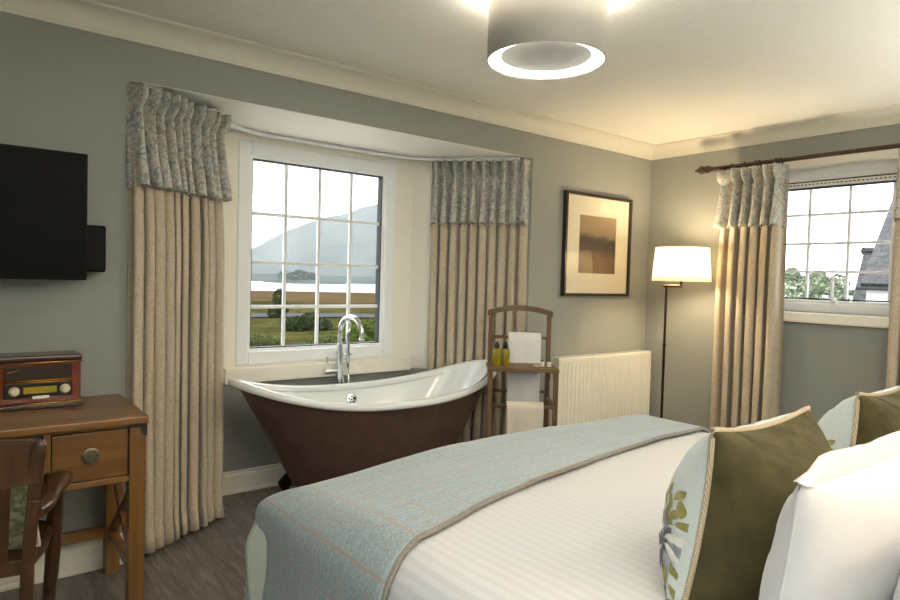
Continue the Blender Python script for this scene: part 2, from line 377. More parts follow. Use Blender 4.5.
# cove cornice
def cove(name, p, q, inward):
    p, q, n = Vector(p), Vector(q), Vector(inward); c = .095
    prof = [(0, 0), (.008, 0), (.008, .012)]
    for k in range(9):
        a = k/8*PI/2; prof.append((.012+(c-.022)*(1-math.cos(a)), .012+(c-.022)*math.sin(a)))
    prof += [(c-.01, c-.008), (c, c-.008), (c, c+.004), (0, c+.004)]
    bm = bmesh.new(); zb = H-c
    A = [bm.verts.new(p+n*a+Vector((0, 0, zb+b))) for a, b in prof]; Bv = [bm.verts.new(q+n*a+Vector((0, 0, zb+b))) for a, b in prof]
    N = len(prof)
    for i in range(N): bm.faces.new((A[i], A[(i+1) % N], Bv[(i+1) % N], Bv[i]))
    bm.faces.new(A[::-1]); bm.faces.new(Bv)
    return struct(obj(name, bm, M['covewhite'], auto=35))
cove('trim_1', (XW, 0, 0), (0, 0, 0), (0, -1, 0)); cove('trim_2', (0, 0, 0), (0, YF, 0), (-1, 0, 0))
cove('trim_3', (XW, YF, 0), (XW, 0, 0), (1, 0, 0)); cove('trim_4', (XW, YF, 0), (0, YF, 0), (0, 1, 0))
def skirting(name, p, q, inward):
    p, q, n = Vector(p), Vector(q), Vector(inward).normalized()
    prof = [(0, 0), (.026, 0), (.026, .012), (.020, .022), (.016, .022), (.016, .10), (.014, .108), (.009, .113), (.009, .122), (.004, .128), (0, .13)]
    bm = bmesh.new(); A = [bm.verts.new(p+n*a+Vector((0, 0, b))) for a, b in prof]; Bv = [bm.verts.new(q+n*a+Vector((0, 0, b))) for a, b in prof]
    N = len(prof)
    for i in range(N): bm.faces.new((A[i], A[(i+1) % N], Bv[(i+1) % N], Bv[i]))
    bm.faces.new(A[::-1]); bm.faces.new(Bv)
    return struct(obj(name, bm, M['cream']))
skirting('baseboard_back', (XW, 0, 0), (BL, 0, 0), (0, -1, 0)); skirting('baseboard_corner', (BR, 0, 0), (0, 0, 0), (0, -1, 0))
skirting('baseboard_bay_back', (bl, BD, 0), (brr, BD, 0), (0, -1, 0))
skirting('baseboard_bay_left', (BL, 0, 0), (bl, BD, 0), (.7, -.7, 0)); skirting('baseboard_bay_right', (brr, BD, 0), (BR, 0, 0), (-.7, -.7, 0))
skirting('baseboard_right', (0, 0, 0), (0, YF, 0), (-1, 0, 0)); skirting('baseboard_left', (XW, YF, 0), (XW, 0, 0), (1, 0, 0))
# bay window board
bm = bmesh.new(); box(bm, (bl+.005, BD-.045, .645), (brr-.005, BD+.0, .735), .006)
struct(obj('window_sill_bay', bm, M['cream']))

# ------------------------------------------------------------------ windows
def framebox(bm, x0, x1, z0, z1, y0, y1, w, bev=.006):
    box(bm, (x0, y0, z0), (x0+w, y1, z1), bev); box(bm, (x1-w, y0, z0), (x1, y1, z1), bev)
    box(bm, (x0+w-.001, y0, z1-w), (x1-w+.001, y1, z1), bev); box(bm, (x0+w-.001, y0, z0), (x1-w+.001, y1, z0+w), bev)
# window 1 (bay): local x,z plane; y depth
w1 = bpy.data.objects.new('window_1', None); COL.objects.link(w1); w1['kind'] = 'structure'
fy = BD-.005
bm = bmesh.new(); framebox(bm, GX0, GX1, GZ0, GZ1, fy, fy+.10, .078, .008)
obj('window_frame', bm, M['upvc'], w1)
gx0, gx1, gz0, gz1 = GX0+.078, GX1-.078-.03, GZ0+.085, GZ1-.098
bm = bmesh.new(); framebox(bm, GX0+.07, GX1-.07, GZ0+.07, GZ1-.07, fy+.02, fy+.085, .022, .004)
obj('window_sash', bm, M['upvc'], w1)
sx0, sx1, sz0, sz1 = GX0+.09, GX1-.09, GZ0+.09, GZ1-.09
bm = bmesh.new(); framebox(bm, sx0-.002, sx1+.002, sz0-.002, sz1+.002, fy+.03, fy+.08, .010, 0)
obj('seal', bm, M['seal'], w1)
obj('pane', B((sx0, fy+.055, sz0), (sx1, fy+.063, sz1)), M['glass'], w1)
bm = bmesh.new()
for k in (1, 2, 3):
    x = sx0+(sx1-sx0)*k/4; box(bm, (x-.010, fy+.050, sz0), (x+.010, fy+.068, sz1), .003)
zz = [1.084, 1.351, 1.640]
for z in zz: box(bm, (sx0, fy+.048, z-.010), (sx1, fy+.070, z+.010), .003)
obj('glazing_bars', bm, M['lead'], w1)
# window 2 (right wall): built in local frame x' = -y, rotated
w2 = bpy.data.objects.new('window_2', None); COL.objects.link(w2); w2['kind'] = 'structure'
w2.rotation_euler = (0, 0, -PI/2)     # local x -> world -y ; local y -> world x
X0, X1 = -WY1, -WY0
bm = bmesh.new(); framebox(bm, X0, X1, WZ0, WZ1, .08, .16, .06, .006); box(bm, (X0+.055, .082, 1.992), (X1-.055, .16, WZ1-.05), .004); obj('window_frame', bm, M['upvc'], w2)
bm = bmesh.new(); framebox(bm, X0+.05, X1-.05, WZ0+.05, 1.985, .085, .15, .03, .004); obj('window_sash', bm, M['upvc'], w2)
sx0, sx1, sz0, sz1 = X0+.075, X1-.075, WZ0+.086, 1.948
bm = bmesh.new(); framebox(bm, sx0-.002, sx1+.002, sz0-.002, sz1+.002, .095, .14, .008, 0); box(bm, (X0+.055, .09, 1.984), (X1-.055, .15, 1.993)); obj('seal', bm, M['seal'], w2)
obj('pane', B((sx0, .115, sz0), (sx1, .123, sz1)), M['glass'], w2)
bm = bmesh.new()
for y in (.92, 1.16, 1.40, 1.64, 1.88): box(bm, (y-.008, .108, sz0), (y+.008, .130, sz1), .002)
for z in (1.397, 1.582, 1.772): box(bm, (sx0, .106, z-.008), (sx1, .132, z+.008), .002)
obj('glazing_bars', bm, M['lead'], w2)
bm = bmesh.new(); box(bm, (X0+.08, .07, 1.953), (X1-.08, .0855, 1.98), .002)
for k in range(40): box(bm, (X0+.10+k*.024, .066, 1.964), (X0+.112+k*.024, .071, 1.970), 0, mi=1)
obj('trickle_vent', bm, [M['trimw'], M['darkmetal']], w2)
bm = bmesh.new(); box(bm, (1.33, .068, WZ0+.055), (1.362, .086, WZ0+.10), .004); tube(bm, [(1.346, .07, WZ0+.08), (1.346, .045, WZ0+.085), (1.346, .040, WZ0+.13), (1.346, .042, WZ0+.24)], [.010, .011, .011, .009], 8)
obj('handle', bm, M['upvc'], w2, auto=40)
bm = bmesh.new(); box(bm, (X0-.05, -.035, 1.062), (X1+.05, .085, 1.13), .008); o = obj('window_sill', bm, M['cream'], w2)
# cream lining boards round the reveal
bm = bmesh.new(); box(bm, (X0-.02, -.012, WZ1-.012), (X1+.02, .085, WZ1+.06), .003); box(bm, (X0-.02, -.006, WZ0), (X0+.004, .085, WZ1)); box(bm, (X1-.004, -.006, WZ0), (X1+.02, .085, WZ1))
obj('reveal_lining', bm, M['cream'], w2)

w3 = bpy.data.objects.new('added_window', None); COL.objects.link(w3); w3['kind'] = 'structure'  # invented window out of view, a daylight fill for the room
w3.location = (XW, 0, 0); w3.rotation_euler = (0, 0, PI/2)     # local x -> world y ; local y -> world -x
bm = bmesh.new(); framebox(bm, LY0, LY1, LZ0, LZ1, .06, .13, .06, .006); obj('window_frame', bm, M['upvc'], w3)
obj('pane', B((LY0+.05, .09, LZ0+.05), (LY1-.05, .098, LZ1-.05)), M['glass'], w3)

# ------------------------------------------------------------------ curtains
def resample(path, n):
    P = [Vector((x, y, 0)) for x, y in path]; d = [0]
    for a, b in zip(P, P[1:]): d.append(d[-1]+(b-a).length)
    L = d[-1]; out = []
    for i in range(n+1):
        s_ = L*i/n; k = 0
        while k < len(P)-2 and d[k+1] < s_: k += 1
        t_ = (s_-d[k])/max(1e-9, d[k+1]-d[k]); out.append(P[k].lerp(P[k+1], t_))
    # smooth
    for _ in range(n//14):
        out = [out[0]]+[(out[i-1]+out[i]*2+out[i+1])/4 for i in range(1, n)]+[out[-1]]
    return out, L
def curtain(name, label, path, ztop, zbot, val, folds, seed, amp=.034, spread=0.0, group=None):
    root = thing(name, label, 'curtain', (path[0][0], path[0][1], 0), group=group); org = root.location.copy()
    rg = random.Random(seed); nper = 16; n = folds*nper
    pts, L = resample(path, n)
    nrm = []
    for i in range(n+1):
        tn = (pts[min(i+2, n)]-pts[max(i-2, 0)]).normalized(); nrm.append(Vector((tn.y, -tn.x, 0)))
    fa = [rg.uniform(.65, 1.3) for _ in range(folds+2)]; fp = [rg.uniform(-.7, .7) for _ in range(folds+2)]
    def wave(i, k, z):
        s_ = i/nper; a = int(s_); b = min(a+1, folds+1); t_ = sm(0, 1, s_-a)
        A = fa[a]*(1-t_)+fa[b]*t_; ph = fp[a]*(1-t_)+fp[b]*t_
        w = .5+.5*math.sin(2*PI*s_+ph*(1-k*.2)-PI/2)
        return A, w
    def sheet(z0, z1, nv, off, pinch, flare):
        def fn(u, v):
            i = int(round(u*n)); z = z1+(z0-z1)*v; d = ztop-z
            A, w = wave(i, 0, z)
            p = pts[i].copy()
            if pinch:
                pk = math.exp(-((d-.10)/.030)**2)             # pinch line under the goblet heads
                kx = 1.0+3.2*pk-.35*(d < .10)*(1-pk); am = amp*(1.35-.55*pk) if d < .10 else amp*(.80+.45*sm(.1, .4, d))
            else:
                kx = .60+.6*(1-sm(.1, .5, d)); am = amp*(.75+.55*sm(.1, .8, d)+.12*sm(1.0, 2.0, d))
            h = (w**kx-(.35 if pinch else .45))*2*am*A
            tz = Vector((-nrm[i].y, nrm[i].x, 0))
            lat = math.sin(4*PI*(i/nper))*(.014 if not pinch else .010)*sm(.1, .5, d)
            wob = nz(i*.03+seed, z*1.3, seed)*.010*sm(.2, 1.5, d)
            q = p+nrm[i]*(h+off+wob+flare*max(0, d-.3)*.12)+tz*(lat+spread*(u-.5)*d*.1)
            q.z = z
            if not pinch and d > (ztop-zbot)-.12:
                q += nrm[i]*(.02*sm((ztop-zbot)-.12, ztop-zbot, d)*(w-.3))
                q.z += .012*(w)
            elif pinch:
                q.z += (.016*(w-.5)+.012*nz(i*.11, seed))*sm(.75, 1, v)
            return q-org
        return grid(fn, n, nv)
    def solid(o, th):
        md = o.modifiers.new('thick', 'SOLIDIFY'); md.thickness = th; md.offset = 0
    o = obj('drape', sheet(zbot, ztop-.03, 34, 0, False, 0), M['linen'], root, smooth=True); solid(o, .004)
    o = obj('valance', sheet(ztop-val, ztop, 26, .016, True, 1), M['floral'], root, smooth=True); solid(o, .004); o['label'] = 'blue-grey floral pinch-pleated top'
    return root, pts, nrm
# bay track (white)
trk = [(-3.70, .02), (-3.45, .22), (-3.24, .40), (-3.05, .535), (-2.9, .56), (-2.1, .56), (-1.93, .53), (-1.75, .38), (-1.42, .02)]
pt, _ = resample(trk, 60)
bm = bmesh.new(); tube(bm, [(p.x, p.y, SOF-.014) for p in pt], .013, 4)
tr_ = obj('curtain_rail', bm, M['upvc']); tag(tr_, 'white curtain track running round the bay ceiling above the bath', 'curtain rail')
curtain('curtain', 'beige linen curtain with floral top between the desk and the bay window', [(-3.780, -.006), (-3.745, .008), (-3.69, .05), (-3.45, .19), (-3.305, .30)], SOF-.022, .012, .435, 10, 3, .046, group='bay curtains')
curtain('curtain', 'beige linen curtain with floral top hanging behind the wooden towel stand', [(-1.79, .49), (-1.715, .405), (-1.505, .165), (-1.395, .03), (-1.36, -.012)], SOF-.022, .012, .425, 10, 11, .026, group='bay curtains')
# right wall pole
PZ, PX = 2.115, -.11
pole = thing('curtain_pole', 'dark wooden curtain pole with turned finial above the right wall window', 'curtain pole', (PX, -.555, PZ))
def loc(root, bm):
    for v in bm.verts: v.co -= root.location
    return bm
obj('pole', loc(pole, TB([(PX, -.555, PZ), (PX, -2.75, PZ)], .0145, 14)), M['pole'], pole, auto=40)
R90 = Matrix.Rotation(-PI/2, 4, 'X')   # z -> +y
obj('finial', LT([(0, .085), (.006, .082), (.008, .074), (.006, .068), (.014, .062), (.022, .05), (.024, .04), (.02, .026), (.012, .018), (.012, .014), (.022, .010), (.022, .002), (.015, 0), (.015, -.02), (0, -.02)], 20, (0, 0, 0), R90 @ Matrix.Scale(1.25, 4)), M['pole'], pole, auto=40)
for y in (-.61,):
    bm = bmesh.new(); tube(bm, [(PX, y, PZ-.02), (PX, y, PZ-.028), (PX+.06, y, PZ-.02), (-.012, y, PZ-.01)], .009, 8); lathe(bm, [(0, 0), (.026, 0), (.026, .012), (0, .012)], 16, (-.012, y, PZ-.01), Matrix.Rotation(PI/2, 4, 'Y'))
    obj('bracket', loc(pole, bm), M['pole'], pole, auto=40)
def rings(root, ys):
    for y in ys:
        bm = bmesh.new(); tube(bm, [(PX+.024*math.cos(a), y, PZ-.008+.024*math.sin(a)) for a in [2*PI*k/18 for k in range(18)]], .0055, 8, True)
        obj('ring', loc(root, bm), M['pole'], root, smooth=True)
cu, _, _ = curtain('curtain', 'beige linen curtain with floral top hanging beside the lit floor lamp', [(-.06, -.69), (-.095, -.705), (PX, -.75), (PX, -1.10)], 2.085, .012, .40, 6, 21, .046, group='curtains on the wooden pole')
rings(cu, (-.73, -.82, -.895, -.92, -1.03, -1.06))
cu, _, _ = curtain('curtain', 'sliver of beige curtain at the far right edge of the picture', [(PX, -1.715), (PX, -2.25)], 2.085, .012, .40, 7, 33, .034, group='curtains on the wooden pole')
rings(cu, (-1.76, -1.85, -1.95, -2.05))

# ------------------------------------------------------------------ tv and box
tv = thing('television', 'black flat television mounted on the grey wall above the desk', 'television', (-4.40, -.05, 1.49))
obj('bezel', loc(tv, B((-4.87, -.155, 1.238), (-3.95, -.115, 1.737), .004)), M['tvblack'], tv)
obj('screen', loc(tv, B((-4.862, -.1575, 1.252), (-3.958, -.1545, 1.729), .001)), M['tvscreen'], tv)
bm = bmesh.new(); box(bm, (-4.55, -.12, 1.36), (-4.2, -.002, 1.62), .004); obj('wall_bracket', loc(tv, bm), M['darkmetal'], tv)
mb = obj('media_box', B((-4.02, -.10, 1.272), (-3.873, -.002, 1.462), .008), M['tvblack']); tag(mb, 'small black box on the wall behind the right edge of the television', 'box')

# ------------------------------------------------------------------ desk
DX0, DX1, DY0, DY1, DT = -4.98, -3.803, -.545, -.03, .752
dk = thing('writing_desk', 'oak writing desk with drawers standing against the grey wall', 'desk', ((DX0+DX1)/2, (DY0+DY1)/2, 0))
def dpart(name, bm, m, **k): return obj(name, loc(dk, bm), m, dk, **k)
dpart('desk_top', B((DX0, DY0, DT-.028), (DX1, DY1, DT), .005), M['oak'])
lw = .055
fx1, fx0 = DX1-.006, DX0+.006; fy0, fy1 = DY0+.018, DY1-.012
for (a, b) in ((fx1-lw, fy0), (fx1-lw, fy1-lw), (fx0, fy0), (fx0, fy1-lw)):
    bm = bmesh.new(); box(bm, (a, b, 0), (a+lw, b+lw, DT-.028), .003); dpart('leg', bm, M['oakz'])
ix0, ix1 = fx0+lw, fx1-lw                                  # inside of front legs
pw = .245                                                   # pedestal drawer width
bm = bmesh.new(); box(bm, (ix0, fy0+.012, DT-.042), (ix1, fy0+.05, DT-.028), .002)       # rail under the top
box(bm, (ix1-pw-.0, fy0+.006, .512), (ix1, fy0+.05, .534), .002); box(bm, (ix0, fy0+.006, .512), (ix0+pw, fy0+.05, .534), .002)
box(bm, (ix0+pw, fy0+.012, .578), (ix1-pw, fy0+.05, .594), .002)
dpart('front_rail', bm, M['oak'])
for x in (ix1-pw-.022, ix0+pw): dpart('divider', B((x, fy0+.004, .50), (x+.022, fy0+.05, DT-.03), .002), M['oakz'])
for x0_, x1_ in ((fx1-lw+.01, fx1-.012), (fx0+.012, fx0+lw-.01)): dpart('side_panel', B((x0_, fy0+lw, .50), (x1_, fy1-lw, DT-.028)), M['oaky'])
bm = bmesh.new(); box(bm, (ix0, fy1-.03, .44), (ix1, fy1-.012, DT-.028)); dpart('back_panel', bm, M['oak'])
bm = bmesh.new(); box(bm, (ix1-pw, fy0+.05, .505), (ix1, fy1-.03, .515)); box(bm, (ix0, fy0+.05, .505), (ix0+pw, fy1-.03, .515)); box(bm, (ix0+pw, fy0+.05, .58), (ix1-pw, fy1-.03, .592)); dpart('drawer_floor', bm, M['oaky'])
def drawer(x0, x1, z0, z1):
    d = dpart('drawer', B((x0+.004, fy0+.010, z0+.004), (x1-.004, fy0+.03, z1-.004), .002), M['oak'])
    cx, cz = (x0+x1)/2, (z0+z1)/2
    bm = LT([(.0, .0035), (.012, .003), (.014, .001), (.017, .001), (.019, .004), (.026, .0045), (.029, .003), (.029, 0)], 28, (cx, fy0+.0105, cz), Matrix.Rotation(PI/2, 4, 'X'))
    tube(bm, [(cx+.008*math.cos(a), fy0+.004, cz-.001+.008*math.sin(a)) for a in [2*PI*k/12 for k in range(12)]], .0022, 6, True)
    h = obj('handle', loc(dk, bm), M['pewter'], d, auto=40); h['label'] = 'round pewter ring pull'
drawer(ix1-pw, ix1, .534, DT-.042); drawer(ix0, ix0+pw, .534, DT-.042)
xm = (ix0+ix1)/2
drawer(ix0+pw+.022, xm, .594, DT-.042); drawer(xm, ix1-pw-.022, .594, DT-.042)
bm = bmesh.new(); beam(bm, (fx1-lw/2, fy0+lw-.004, .475), (fx1-lw/2, fy1-lw+.004, .185), .022, .030, .002, up=(1, 0, 0)); dpart('cross_brace', bm, M['oaky'])
bm = bmesh.new(); beam(bm, (fx1-lw/2, fy0+lw-.004, .185), (fx1-lw/2, fy1-lw+.004, .475), .022, .030, .002, up=(1, 0, 0)); dpart('cross_brace', bm, M['oaky'])
bm = bmesh.new(); beam(bm, (fx0+lw/2, fy0+lw-.004, .475), (fx0+lw/2, fy1-lw+.004, .185), .022, .030, .002, up=(1, 0, 0)); dpart('cross_brace', bm, M['oaky'])
bm = bmesh.new(); beam(bm, (fx0+lw/2, fy0+lw-.004, .185), (fx0+lw/2, fy1-lw+.004, .475), .022, .030, .002, up=(1, 0, 0)); dpart('cross_brace', bm, M['oaky'])
bm = bmesh.new(); box(bm, (fx1-lw+.012, fy0+lw, .15), (fx1-.012, fy1-lw, .185), .002); box(bm, (fx0+.012, fy0+lw, .15), (fx0+lw-.012, fy1-lw, .185), .002); box(bm, (ix0, fy1-lw+.012, .155), (ix1, fy1-.012, .20), .002); dpart('stretcher', bm, M['oak'])
bm = bmesh.new()
a = [(DX1-.058, DT-.029), (fx1+.0, DT-.029), (fx1+.0, DT-.075), (fx1-.008, DT-.075), (fx1-.022, DT-.042), (DX1-.058, DT-.042)]
vs0 = [bm.verts.new((x, fy0-.004, z)) for x, z in a]; vs1 = [bm.verts.new((x, fy0+.001, z)) for x, z in a]; n = len(a)
bm.faces.new(vs0); bm.faces.new(vs1[::-1])
for i in range(n): bm.faces.new((vs0[i], vs0[(i+1) % n], vs1[(i+1) % n], vs1[i]))
box(bm, (fx1-.0005, fy0-.004, DT-.075), (fx1+.003, fy0+.05, DT-.029))
c_ = dpart('corner_bracket', bm, M['darkmetal']); c_['label'] = 'dark metal corner bracket'

# ------------------------------------------------------------------ radio
rd = thing('radio', 'vintage wooden radio with yellow dial standing on the oak desk', 'radio', (-4.125, -.155, DT+.001))
RX0, RX1, RY0, RY1, RH = -.128, .152, -.07, .075, .200
def rpart(name, bm, m, **k): return obj(name, bm, m, rd, **k)
bm = bmesh.new(); box(bm, (RX0+.004, RY0+.004, .018), (RX1-.004, RY1-.004, RH-.020), .006); rpart('case', bm, M['radio'])
bm = bmesh.new(); box(bm, (RX0, RY0-.004, RH-.024), (RX1, RY1, RH), .008, 3); rpart('lid', bm, M['radiotop'])
bm = bmesh.new(); box(bm, (RX0-.002, RY0-.008, 0), (RX1+.002, RY1, .018), .004); rpart('base', bm, M['radiotop'])
fyr = RY0+.004
bm = bmesh.new()
for z, ww in ((RH-.026, .003), (.020, .003)): tube(bm, [(RX0-.001, RY0-.004, z), (RX1+.001, RY0-.004, z)], ww, 8)
tube(bm, [(RX0+.028, fyr-.004, .107), (RX1-.035, fyr-.004, .107)], .0022, 8); tube(bm, [(RX0+.028, fyr-.004, .100), (RX1-.035, fyr-.004, .100)], .0022, 8)
rpart('brass_trim', bm, M['brass'], smooth=True)
rpart('speaker_grille', B((RX0+.028, fyr-.003, .111), (RX1-.035, fyr+.002, .162), .002), M['spkcloth'])
bm = bmesh.new(); beam(bm, (RX0+.04, fyr-.005, .140), (RX0+.078, fyr-.005, .150), .003, .004, 0); rpart('badge', bm, M['brass'])
rpart('dial_panel', B((RX0+.028, fyr-.003, .043), (RX1-.035, fyr+.002, .096), .002), M['panelblk'])
rpart('dial', B((RX0+.088, fyr-.0045, .058), (RX1-.085, fyr-.002, .083), .001), M['dial'])
for x in (RX0+.060, RX1-.058):
    rpart('knob', LT([(0, .018), (.011, .017), (.013, .012), (.0145, .003), (.0175, .002), (.0175, 0)], 24, (x, fyr-.003, .070), Matrix.Rotation(PI/2, 4, 'X')), M['ivory'], auto=40)
rpart('push_buttons', B((RX0+.116, fyr-.006, .038), (RX0+.170, fyr+.0, .049), .002), M['jar'])

# ------------------------------------------------------------------ chair (faces the desk, +y)
ch = thing('desk_chair', 'dark wooden armchair with curved arms drawn up to the oak desk', 'chair', (-4.393, -.698, 0), math.radians(-8))
W = M['walnut']
def cpart(name, bm, m=W, **k): return obj(name, bm, m, ch, **k)
for s_ in (1, -1):
    bm = bmesh.new(); pts_ = [(s_*.205, -.14, 0), (s_*.207, -.125, .2), (s_*.212, -.12, .42), (s_*.228, -.155, .62), (s_*.243, -.20, .775)]
    for a, b in zip(pts_, pts_[1:]): beam(bm, a, b, .034, .042, .004, up=(0, 1, 0))
    lathe(bm, [(0, .022), (.010, .018), (.017, .006), (.018, -.01), (0, -.012)], 12, (s_*.244, -.202, .778))
    cpart('back_leg', bm)
    # front leg and curved arm support
    bm = bmesh.new(); fl = [(s_*.235, .185, 0), (s_*.250, .195, .10), (s_*.262, .202, .25), (s_*.270, .190, .42), (s_*.276, .120, .53), (s_*.280, .062, .598)]
    tube(bm, fl, [.017, .018, .022, .025, .021, .022], 8); cpart('front_leg', bm, auto=50)
    # arm
    def armfn(u, v, s_=s_):
        ctrl = [(.232, -.165, .575), (.255, -.10, .575), (.266, -.03, .580), (.278, .02, .596), (.282, .06, .610), (.280, .085, .603)]
        k = min(int(u*5), 4); t_ = u*5-k
        p0 = Vector(ctrl[max(k-1, 0)]); p1 = Vector(ctrl[k]); p2 = Vector(ctrl[k+1]); p3 = Vector(ctrl[min(k+2, 5)])
        p = .5*((2*p1)+(p2-p0)*t_+(2*p0-5*p1+4*p2-p3)*t_**2+(3*p1-p0-3*p2+p3)*t_**3)
        wd = .022+.020*sm(.35, .85, u)-.014*sm(.9, 1, u); th = .015+.004*sm(.4, .8, u)-.006*sm(.9, 1, u); a = 2*PI*v
        c, s2 = math.cos(a), math.sin(a)
        c = math.copysign(abs(c)**.6, c); s2 = math.copysign(abs(s2)**.6, s2)
        p = p+Vector((wd*c, 0, th*s2)); p.x *= s_
        return p
    bm = grid(armfn, 24, 14); bmesh.ops.remove_doubles(bm, verts=bm.verts, dist=1e-5)
    bmesh.ops.holes_fill(bm, edges=[e for e in bm.edges if e.is_boundary], sides=30)
    cpart('arm', bm, auto=60)
def crest(u, v):
    x = (u-.5)*.50; y = -.195-.03*(1-(2*u-1)**2)
    zt = .792+.022*(1-(2*u-1)**2); zb = .672-.004*(1-(2*u-1)**2)
    k = [(0, zb), (0, zt), (.022, zt), (.022, zb), (0, zb)]
    a = v*4; i = min(int(a), 3); f_ = a-i
    dy = k[i][0]*(1-f_)+k[i+1][0]*f_; z = k[i][1]*(1-f_)+k[i+1][1]*f_
    return Vector((x, y+dy-.02*(.8-z)*-1, z))
bm = grid(crest, 20, 4); bmesh.ops.remove_doubles(bm, verts=bm.verts, dist=1e-5)
bmesh.ops.holes_fill(bm, edges=[e for e in bm.edges if e.is_boundary], sides=30); cpart('crest_rail', bm)
for x in (-.16, -.08, 0, .08, .16):
    bm = bmesh.new(); dy = -.03*(1-(x/.25)**2)
    beam(bm, (x*.92, -.135, .42), (x, -.183+dy, .68), .034, .012, .003, up=(0, 1, 0)); cpart('slat', bm)
bm = bmesh.new(); beam(bm, (-.2, -.128, .415), (.2, -.128, .415), .030, .045, .003); cpart('lower_back_rail', bm)
bm = bmesh.new(); prism(bm, [(-.215, -.13), (.215, -.13), (.255, .03), (.265, .18), (.23, .215), (0, .23), (-.23, .215), (-.265, .18), (-.255, .03)], .385, .43)
bmesh.ops.bevel(bm, geom=bm.edges[:], offset=.008, segments=2, affect='EDGES'); cpart('seat', bm)
bm = bmesh.new(); tube(bm, [(.21, -.125, .18), (.252, .195, .18)], .012, 8); tube(bm, [(-.21, -.125, .18), (-.252, .195, .18)], .012, 8); tube(bm, [(-.237, .06, .18), (.237, .06, .18)], .012, 8); cpart('stretcher', bm, smooth=True)

# ------------------------------------------------------------------ cushions and pillows
def pillow_fn(w, h, T, sag, pw=.5, corner=.06, flare=0):
    """returns f(a,b,side) -> local (x,y,z): x across, z up, y thickness"""
    def f(a, b, side):
        ex = 1-sag*(1-a*a) ; ez = 1-sag*(1-b*b)
        x = a*w/2*(1-corner*(1-b*b))*(1+flare*((1-b)/2)**1.5); z = b*h/2*(1-corner*(1-a*a)*(1.0 if b < 0 else 1+sag))
        t_ = T*(max(0, (1-a*a))*max(0, (1-b*b)))**pw
        wr = (.006*nz(a*2.3+w*9, b*2.1, side*3+T*50)-.010*max(0, 1-abs(nz(a*1.7+b*1.2, b*1.9-a, side*5+w*3))*6)*(.4+.6*abs(a*b)))*min(1, t_/T*2)
        return Vector((x, side*(t_+wr), z))
    return f
def outline(f, off=0):
    out = []; N = 24
    for k in range(N): out.append(f(-1+2*k/N, 1, 0))
    for k in range(N): out.append(f(1, 1-2*k/N, 0))
    for k in range(N): out.append(f(1-2*k/N, -1, 0))
    for k in range(N): out.append(f(-1, -1+2*k/N, 0))
    return out
def side_mesh(f, side, n=26):
    return grid(lambda u, v: f(math.sin((u-.5)*PI), math.sin((v-.5)*PI), side), n, n, lambda u, v: (u, v))
def orient(o, bottom, lean, rz):
    o.location = bottom; o.rotation_euler = (lean, 0, rz)
def motif(bm, f, side, pts, mi, off=.0025):
    """a closed outline in (a,b) fan-filled and laid on the cushion face"""
    ca = sum(p[0] for p in pts)/len(pts); cb = sum(p[1] for p in pts)/len(pts)
    def P(a, b):
        v = f(a, b, side); v.y += side*off; return v
    n = len(pts); R_ = 5; c = bm.verts.new(P(ca, cb)); prev = None
    for q in range(1, R_+1):
        k = q/R_; ring = [bm.verts.new(P(ca+(p[0]-ca)*k, cb+(p[1]-cb)*k)) for p in pts]
        for i in range(n):
            j = (i+1) % n
            x = bm.faces.new((c, ring[i], ring[j]) if prev is None else (prev[i], ring[i], ring[j], prev[j])); x.material_index = mi
        prev = ring
def leafpts(a, b, ang, L, wd, n=7):
    up_, dn = [], []
    for k in range(n+1):
        t_ = k/n; w_ = wd*math.sin(PI*t_)**.8; x = t_*L
        up_.append((a+math.cos(ang)*x-math.sin(ang)*w_, b+math.sin(ang)*x+math.cos(ang)*w_)); dn.append((a+math.cos(ang)*x+math.sin(ang)*w_, b+math.sin(ang)*x-math.cos(ang)*w_))
    return up_[:-1]+dn[::-1][:-1]
